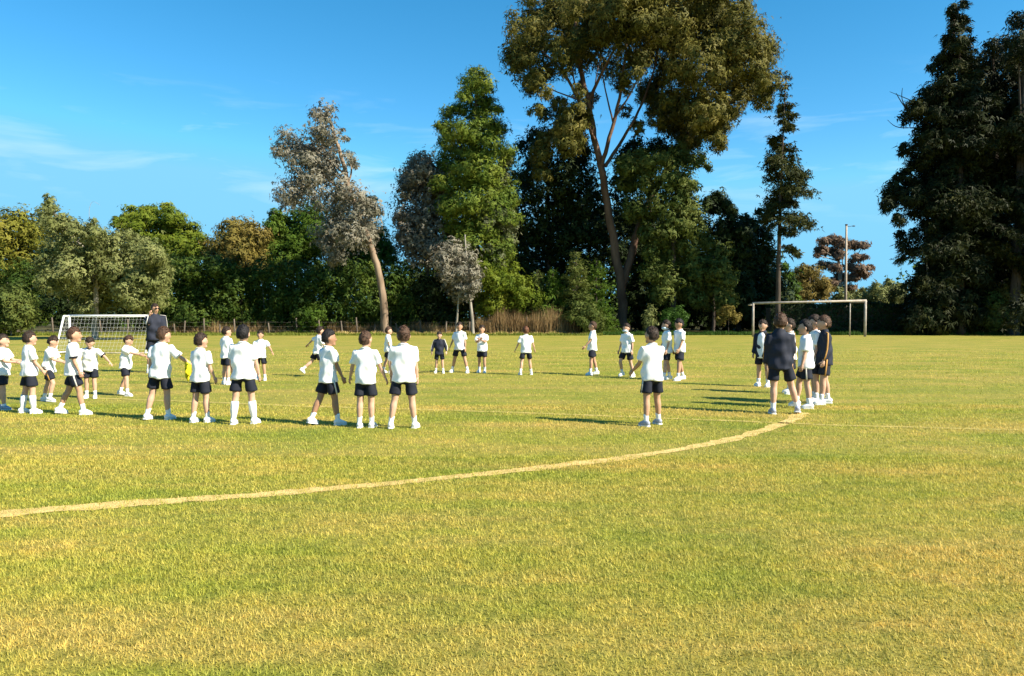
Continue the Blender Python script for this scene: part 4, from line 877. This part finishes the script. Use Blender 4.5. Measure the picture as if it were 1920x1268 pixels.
    if glasses:
        mb_ = MB()
        for s in (-1, 1): mb_.ell(hp_(s * .026, .070, .006), sr((.023 * hs, .006, .016 * hs)), Hr, 10, 7)
        mb_.tube([hp_(-.066, 0, .012), hp_(-.052, .062, .010), hp_(0, .079, .010), hp_(.052, .062, .010), hp_(.066, 0, .012)], 0.003 * H, 5); obj('sunglasses', mb_.mesh('sunglasses'), M['lens'], root)
    # ---- top: T-shirt or jacket
    jk = top in ('jacket', 'open_jacket'); b = MB()
    hem = 0.455 if not jk else 0.445
    if adult: hem = 0.47
    tz = shz
    b.tube(sp([tp(0, 0, hem), tp(0, 0, hem + .02), tp(0, 0, .56), tp(0, .002, .67), tp(0, 0, tz - .03), tp(0, 0, tz + .012), tp(0, 0, tz + .038), tp(0, .002, tz + (.048 if not jk else .066))]),
           sr([(.114 * W, .094), (.115 * W, .094), (.107 * W, .082), (.109 * W, .076), (.112 * W, .068), (.092 * W, .055), (.056, .046), (.042, .043)]), 20, X)
    for s in (-1, 1):
        sh, e_, wr, ud, fd, B_ = arm[s]
        inn = tp(s * 0.06 * W, 0, tz)
        if jk: b.tube(sp([inn, sh, sh + ud * .08, e_, e_ + fd * .05, wr - fd * .006]), sr([.038, .043, .041, .036, .034, .026]), 14)
        else: b.tube(sp([inn, sh, sh + ud * .05, sh + ud * .115, sh + ud * .125]), sr([.036, .042, .042, .043, .042]), 14)
    if top == 'open_jacket':
        b2 = MB(); b2.tube(sp([tp(0, .022, hem - .012), tp(0, .024, .56), tp(0, .026, .67), tp(0, .022, tz - .02), tp(0, .01, tz + .03)]), sr([(.085, .070), (.080, .066), (.080, .064), (.066, .060), (.034, .042)]), 16, X)
        queue(b2, vox, root, 'shirt', [M['tee']], fold=(0.003 * H, H), seed=seed)
    queue(b, vox, root, 'jacket' if jk else 'shirt', [M['navy2'] if jk else M['tee']], fold=((0.0085 if not jk else 0.008) * H, H), seed=seed + 1)
    if jk:
        mt = M['stripe_gold'] if stripe == 'gold' else M['stripe_white']
        for s in (-1, 1):
            sh, e_, wr, ud, fd, B_ = arm[s]; o_ = (B_ @ Vector((s, 0, 0)))
            st = MB(); st.tube(sp([tp(s * .06 * W, 0, tz + .035) , sh + o_ * .036 + Vector((0, 0, .022)), sh + ud * .06 + o_ * .043, e_ + o_ * .038, e_ + fd * .06 + o_ * .035, wr - fd * .01 + o_ * .026]), sr([(.004, .009)] * 6), 6, o_)
            obj('sleeve_stripe', st.mesh('sleeve_stripe'), mt, root)
    else:
        cb = MB()
        ring = []
        for i in range(17):
            an_ = 2 * math.pi * i / 16; ring.append(tp(.046 * math.cos(an_), .002 + .047 * math.sin(an_), tz + .043 - .010 * math.sin(an_)))
        cb.tube(sp(ring), 0.0055 * H, 6, (0, 0, 1)); obj('collar', cb.mesh('collar'), M['navy'] if band else M['tee'], root)
        if band:
            for s in (-1, 1):
                sh, e_, wr, ud, fd, B_ = arm[s]; q = MB(); q.tube(sp([sh + ud * .112, sh + ud * .128]), sr([.0445, .0435]), 14); obj('sleeve_band', q.mesh('sleeve_band'), M['navy'], root)
    # ---- shorts
    b = MB()
    b.tube(sp([tp(0, 0, .53), tp(0, 0, .51), pel, pel - Vector((0, 0, .045)), pel - Vector((0, 0, .07))]), sr([(.070 * W, .046), (.080 * W, .054), (.096 * W, .066), (.098 * W, .070), (.075 * W, .05)]), 18)
    for s in (-1, 1):
        hp0, k, an, kd, sd = leg[s]; o_ = Vector((s * .006, 0, 0))
        b.tube(sp([hp0 - kd * .01, hp0 + kd * .06 + o_, hp0 + kd * .12 + o_, hp0 + kd * .166 + o_ * 1.3, hp0 + kd * .172 + o_ * 1.3]), sr([(.038, .044), (.050, .060), (.055, .064), (.059, .067), (.056, .063)]), 16)
    queue(b, vox, root, 'shorts', [M['navy']], fold=(0.003 * H, H), seed=seed + 2)
    if stripe:
        mt = M['stripe_gold'] if stripe == 'gold' else M['stripe_white']
        for s in (-1, 1):
            hp0, k, an, kd, sd = leg[s]; q = MB(); q.tube(sp([hp0 + Vector((s * .052, 0, .01)), hp0 + kd * .08 + Vector((s * .061, 0, 0)), hp0 + kd * .174 + Vector((s * .066, 0, 0))]), sr([(.003, .009)] * 3), 6)
            obj('shorts_stripe', q.mesh('shorts_stripe'), mt, root)
    # ---- socks and shoes
    for s in (-1, 1):
        hp0, k, an, kd, sd = leg[s]
        q = MB(); L_ = sock
        n_ = 6; q.tube(sp([an + sd * .02 - sd * (L_ * i / (n_ - 1)) - (Vector((0, .005, 0)) if i > 2 and L_ > .12 else Vector()) for i in range(n_)]), sr([.024 + (.0145 * min(1, max(0, (L_ * i / (n_ - 1) - .03) / .10))) * (1 if L_ > .12 else .35) for i in range(n_)]), 12)
        obj('sock', q.mesh('sock'), M['sock'], root)
        lift = an.z - 0.042; Fr = RZ(-s * 9) @ RX(-min(40, lift * 500))
        q = MB(); f_ = lambda y, z: an + Fr @ Vector((0, y * .86, z - .042))
        q.tube(sp([f_(-.047, .022), f_(-.036, .028), f_(-.012, .037), f_(.02, .035), f_(.05, .028), f_(.078, .022), f_(.095, .018), f_(.104, .015)]), sr([(.015, .016), (.023, .027), (.026, .034), (.027, .032), (.030, .026), (.030, .020), (.023, .016), (.011, .010)]), 14)
        sh_o = obj('shoe', q.mesh('shoe'), M[shoe], root)
        q = MB(); v = []; n_ = 16
        outl = [(-.050, .016), (-.042, .024), (-.01, .026), (.03, .029), (.07, .033), (.098, .026), (.110, .012)]
        poly = [(-w_, y) for y, w_ in outl] + [(w_, y) for y, w_ in reversed(outl)]
        lo = [f_(y, 0.0) + Fr @ Vector((x, 0, 0)) for x, y in poly]; hi = [f_(y, 0.013) + Fr @ Vector((x, 0, 0)) for x, y in poly]; n_ = len(poly)
        q.add(sp(lo + hi), [tuple(range(n_)), tuple(reversed(range(n_, 2 * n_)))] + [((i + 1) % n_, i, i + n_, (i + 1) % n_ + n_) for i in range(n_)])
        obj('sole', q.mesh('sole', False), M['sock'], sh_o)
    return root, arm, H

K_ = person
K_('boy cut off by the left edge, facing right with forearms raised', 6, 771, 627, 80, aR=(30, 4, 55, 10), aL=(34, 4, 50, 0), lR=(8, 3, 4), lL=(-12, 3, 4), shoe='shoe_grey', seed=1, sock=.06)
K_('boy in long white socks second from the left edge', 56, 778, 622, 42, aR=(12, 8, 25, 0), aL=(20, 6, 30, 0), lR=(4, 3, 3), lL=(-6, 3, 3), sock=.20, seed=2)
K_('boy leaning forward with outstretched hand, third from the left edge', 92, 756, 628, 82, aR=(38, 8, 45, 0), aL=(30, 8, 40, 0), lR=(22, 3, 34), lL=(-10, 3, 6), lean=8, hpitch=10, seed=3, stripe='gold')
K_('boy striding right beside the small goal, dark trim on his sleeve', 139, 780, 612, 68, aR=(10, 10, 12, 0), aL=(-8, 8, 14, 0), lR=(17, 4, 8), lL=(-15, 3, 10), hair='brown', stripe='white', band=True, seed=4, skin='tan')
K_('boy facing the camera in front of the small goal, one arm reaching out', 170, 750, 630, 165, aL=(15, 55, 20, 0), aR=(8, 35, 30, 30), lR=(-3, 2, 4), lL=(4, 2, 6), lean=14, hpitch=18, side=-4, band=True, seed=5)
K_('boy pointing to the right with both arms, head bowed', 236, 745, 628, 92, aR=(70, 6, 16, 0), aL=(60, 6, 20, 0), lR=(14, 4, 10), lL=(-12, 4, 12), lean=6, hpitch=22, hair='brown', seed=6)
K_('adult in dark tracksuit jacket and sunglasses, hand raised to his mouth', 292, 702, 570, 140, top='jacket', aR=(48, 8, 128, 28), aL=(6, 8, 20, 0), skin='tan', hair='dark', stripe='white', adult=True, glasses=True, wide=1.12, seed=7, group='adults on the field', hyaw=-20)
bib_owner = K_('boy holding his right arm out with a yellow bib below it', 302, 790, 613, 14, aR=(18, 48, 18, 0), aL=(-4, 10, 10, 0), lL=(-6, 8, 6), lR=(4, 3, 4), side=5, hyaw=25, hair='brown', seed=8, wide=1.06)
K_('boy next right of the arm-out boy, dark hair, feet together', 377, 795, 625, 24, aR=(8, 10, 14, 0), aL=(14, 8, 25, 0), hair='dark', hyaw=18, lL=(-4, 2, 4), lR=(5, 2, 3), seed=9)
K_('boy with back turned, half hidden left of the tall socked boy', 425, 724, 613, 35, aR=(14, 8, 40, 0), hair='dark', hyaw=25, seed=10)
K_('tall boy seen from behind in knee high white socks', 457, 798, 610, 4, hair='black', sock=.21, aR=(2, 12, 12, 0), aL=(6, 9, 14, 0), lL=(-4, 4, 3), lR=(5, 5, 3), seed=11, wide=1.1)
K_('boy facing the camera, arm held out behind the tall socked boy', 489, 716, 620, 178, aL=(10, 38, 24, 0), aR=(6, 12, 20, 0), lL=(10, 6, 8), lR=(-6, 4, 14), skin='tan', seed=12)
K_('running boy with arm stretched back, behind the black haired boy', 596, 709, 612, 55, aL=(-25, 48, 10, 0), aR=(25, 10, 40, 0), lL=(-26, 6, 26), lR=(10, 4, 4), lean=4, side=5, hair='dark', seed=13)
K_('black haired boy with a straight back, leftmost of the three in a row', 616, 800, 618, 48, hair='black', skin='brown', aR=(14, 10, 10, 0), aL=(0, 10, 14, 0), lL=(-15, 5, 8), lR=(10, 4, 4), hyaw=20, seed=14, stripe='white')
K_('brown haired boy seen from behind, middle of the three in a row', 686, 805, 622, 6, hair='brown', aR=(6, 20, 10, 0), aL=(8, 18, 12, 0), lL=(-2, 1, 3), lR=(3, 1, 3), hyaw=20, seed=15)
K_('boy with tousled light hair far behind, between the row of three', 728, 703, 613, 82, hair='brown', aR=(8, 8, 20, 0), lR=(8, 2, 4), lL=(-10, 2, 8), seed=16)
K_('boy with legs apart seen from behind, rightmost of the three in a row', 757, 806, 612, 4, hair='brown', aR=(4, 7, 8, 0), aL=(6, 9, 10, 0), lL=(-4, 8, 4), lR=(5, 6, 3), hyaw=-8, seed=17, wide=1.06, longhair=.12)
K_('small boy in navy jacket, hands in his pockets, facing the camera', 824, 703, 622, 182, top='jacket', aL=(2, 24, 30, 30), aR=(0, 22, 26, 30), hpitch=12, lL=(3, 5, 3), lR=(-3, 5, 3), seed=18)
K_('boy with feet wide apart next to the small jacketed boy', 862, 702, 603, 200, aL=(4, 12, 8, 0), aR=(-2, 20, 14, 0), lL=(2, 15, 2), lR=(-2, 15, 2), skin='tan', hyaw=-20, seed=19)
K_('boy with folded arms right of the wide standing boy', 904, 702, 610, 195, aL=(28, 6, 92, 62), aR=(26, 6, 96, 62), lL=(8, 2, 8), lR=(-6, 4, 4), hair='dark', skin='tan', seed=20)
K_('auburn haired boy alone in the middle, seen from behind', 986, 706, 612, 352, hair='red', aL=(6, 22, 20, 0), aR=(2, 20, 24, 0), lL=(-5, 9, 8), lR=(6, 8, 6), seed=21)
K_('boy looking left with one arm behind him, left of the right hand group', 1110, 706, 603, 272, aL=(22, 10, 16, 0), aR=(-24, 16, 60, 0), lL=(6, 4, 3), lR=(-10, 4, 4), side=0, lean=-3, skin='tan', hair='brown', seed=22)
K_('boy in a pale face mask stepping forward, one knee bent', 1175, 710, 606, 232, aL=(-6, 12, 14, 0), aR=(6, 14, 10, 0), lR=(24, 6, 44), lL=(-8, 4, 6), hair='dark', mask=True, seed=23)
K_('boy in a pale face mask beside the far black haired boy', 1250, 715, 600, 262, aL=(4, 8, 14, 0), aR=(8, 8, 20, 0), lL=(12, 3, 6), lR=(-8, 3, 4), mask=True, hair='dark', seed=24)
K_('black haired boy walking left on the far right side of the ring', 1274, 716, 597, 250, hair='black', aL=(10, 8, 20, 0), aR=(-4, 10, 14, 0), lL=(14, 4, 8), lR=(-12, 4, 6), hpitch=14, skin='tan', seed=25)
K_('boy standing alone nearest the camera right of centre, striped shorts', 1222, 801, 613, 332, hair='dark', skin='tan', aR=(16, 12, 10, 0), aL=(20, 8, 30, 0), lL=(-2, 5, 3), lR=(5, 7, 3), stripe='white', shoe='shoe_grey', hyaw=-12, seed=26, wide=1.04, band=False)
RG = 'boys huddled in front of the right goal'
K_('boy in an open dark jacket over white, left of the huddle', 1430, 728, 600, 225, top='open_jacket', stripe='gold', aL=(4, 10, 12, 0), aR=(4, 8, 12, 0), hpitch=10, seed=27, group=RG)
K_('tallest boy of the huddle, grey navy jacket, back to the camera', 1462, 779, 588, 12, top='jacket', stripe='gold', hair='brown', aL=(4, 10, 10, 0), aR=(6, 6, 12, 0), lL=(-2, 2, 4), lR=(8, 15, 10), shoe='shoe_grey', seed=28, group=RG, hyaw=8)
K_('white shirted boy in the middle of the huddle looking left', 1480, 741, 598, 272, aL=(6, 8, 20, 0), aR=(4, 8, 16, 0), seed=29, group=RG, hair='dark')
K_('white shirted boy walking left at the front of the huddle', 1510, 768, 600, 292, aL=(4, 8, 8, 0), aR=(-4, 8, 14, 0), lL=(-4, 4, 3), lR=(18, 4, 12), stripe='white', seed=30, group=RG, hair='black', wide=1.05)
K_('white shirted boy hidden behind the rightmost boy of the huddle', 1527, 758, 591, 275, aL=(6, 8, 14, 0), seed=31, group=RG, hair='dark')
K_('rightmost boy of the huddle, navy jacket with gold sleeve stripe', 1545, 761, 592, 278, top='jacket', stripe='gold', aL=(4, 8, 10, 0), aR=(0, 8, 12, 0), lL=(8, 3, 4), lR=(-6, 3, 4), hair='brown', seed=32, group=RG, wide=0.98)
flush()

# yellow bib hanging over the outstretched forearm
broot, barm, bH = bib_owner
sh, e_, wr, ud, fd, B_ = barm[1]
mw = broot.matrix_basis; bpy.context.view_layer.update(); mw = broot.matrix_world.copy()
c = mw @ ((e_ * 0.45 + wr * 0.55) * bH); fdw = (mw.to_3x3() @ fd).normalized(); hdir = Vector((fdw.x, fdw.y, 0)).normalized(); nd = Vector((-hdir.y, hdir.x, 0))
v = []; q = []; nu, nv = 10, 16
for j in range(nv + 1):
    t = j / nv * 2 - 1
    for i in range(nu + 1):
        u = i / nu - .5; wob = 0.012 * math.sin(u * 19 + t * 4)
        drop = abs(t) ** 1.0 * (0.30 if t > 0 else 0.22) * (1 - 0.25 * abs(u) * (1 if t > 0 else 0))
        p = c + fdw * (u * (0.11 - 0.035 * abs(t))) + nd * (math.copysign(min(abs(t) * 3, 1), t) * 0.032 + wob) + Vector((0, 0, 0.033 - drop))
        v.append(p)
for j in range(nv):
    for i in range(nu): q.append((j * (nu + 1) + i, j * (nu + 1) + i + 1, (j + 1) * (nu + 1) + i + 1, (j + 1) * (nu + 1) + i))
me = mesh_np('training_bib', [tuple(p - c) for p in v], q); me.polygons.foreach_set('use_smooth', [True] * len(me.polygons))
o = obj('training_bib', me, M['bib']); o.location = c; m = o.modifiers.new('t', 'SOLIDIFY'); m.thickness = 0.004
tag(o, 'yellow cloth bib hanging from the forearm of a boy', 'bib')
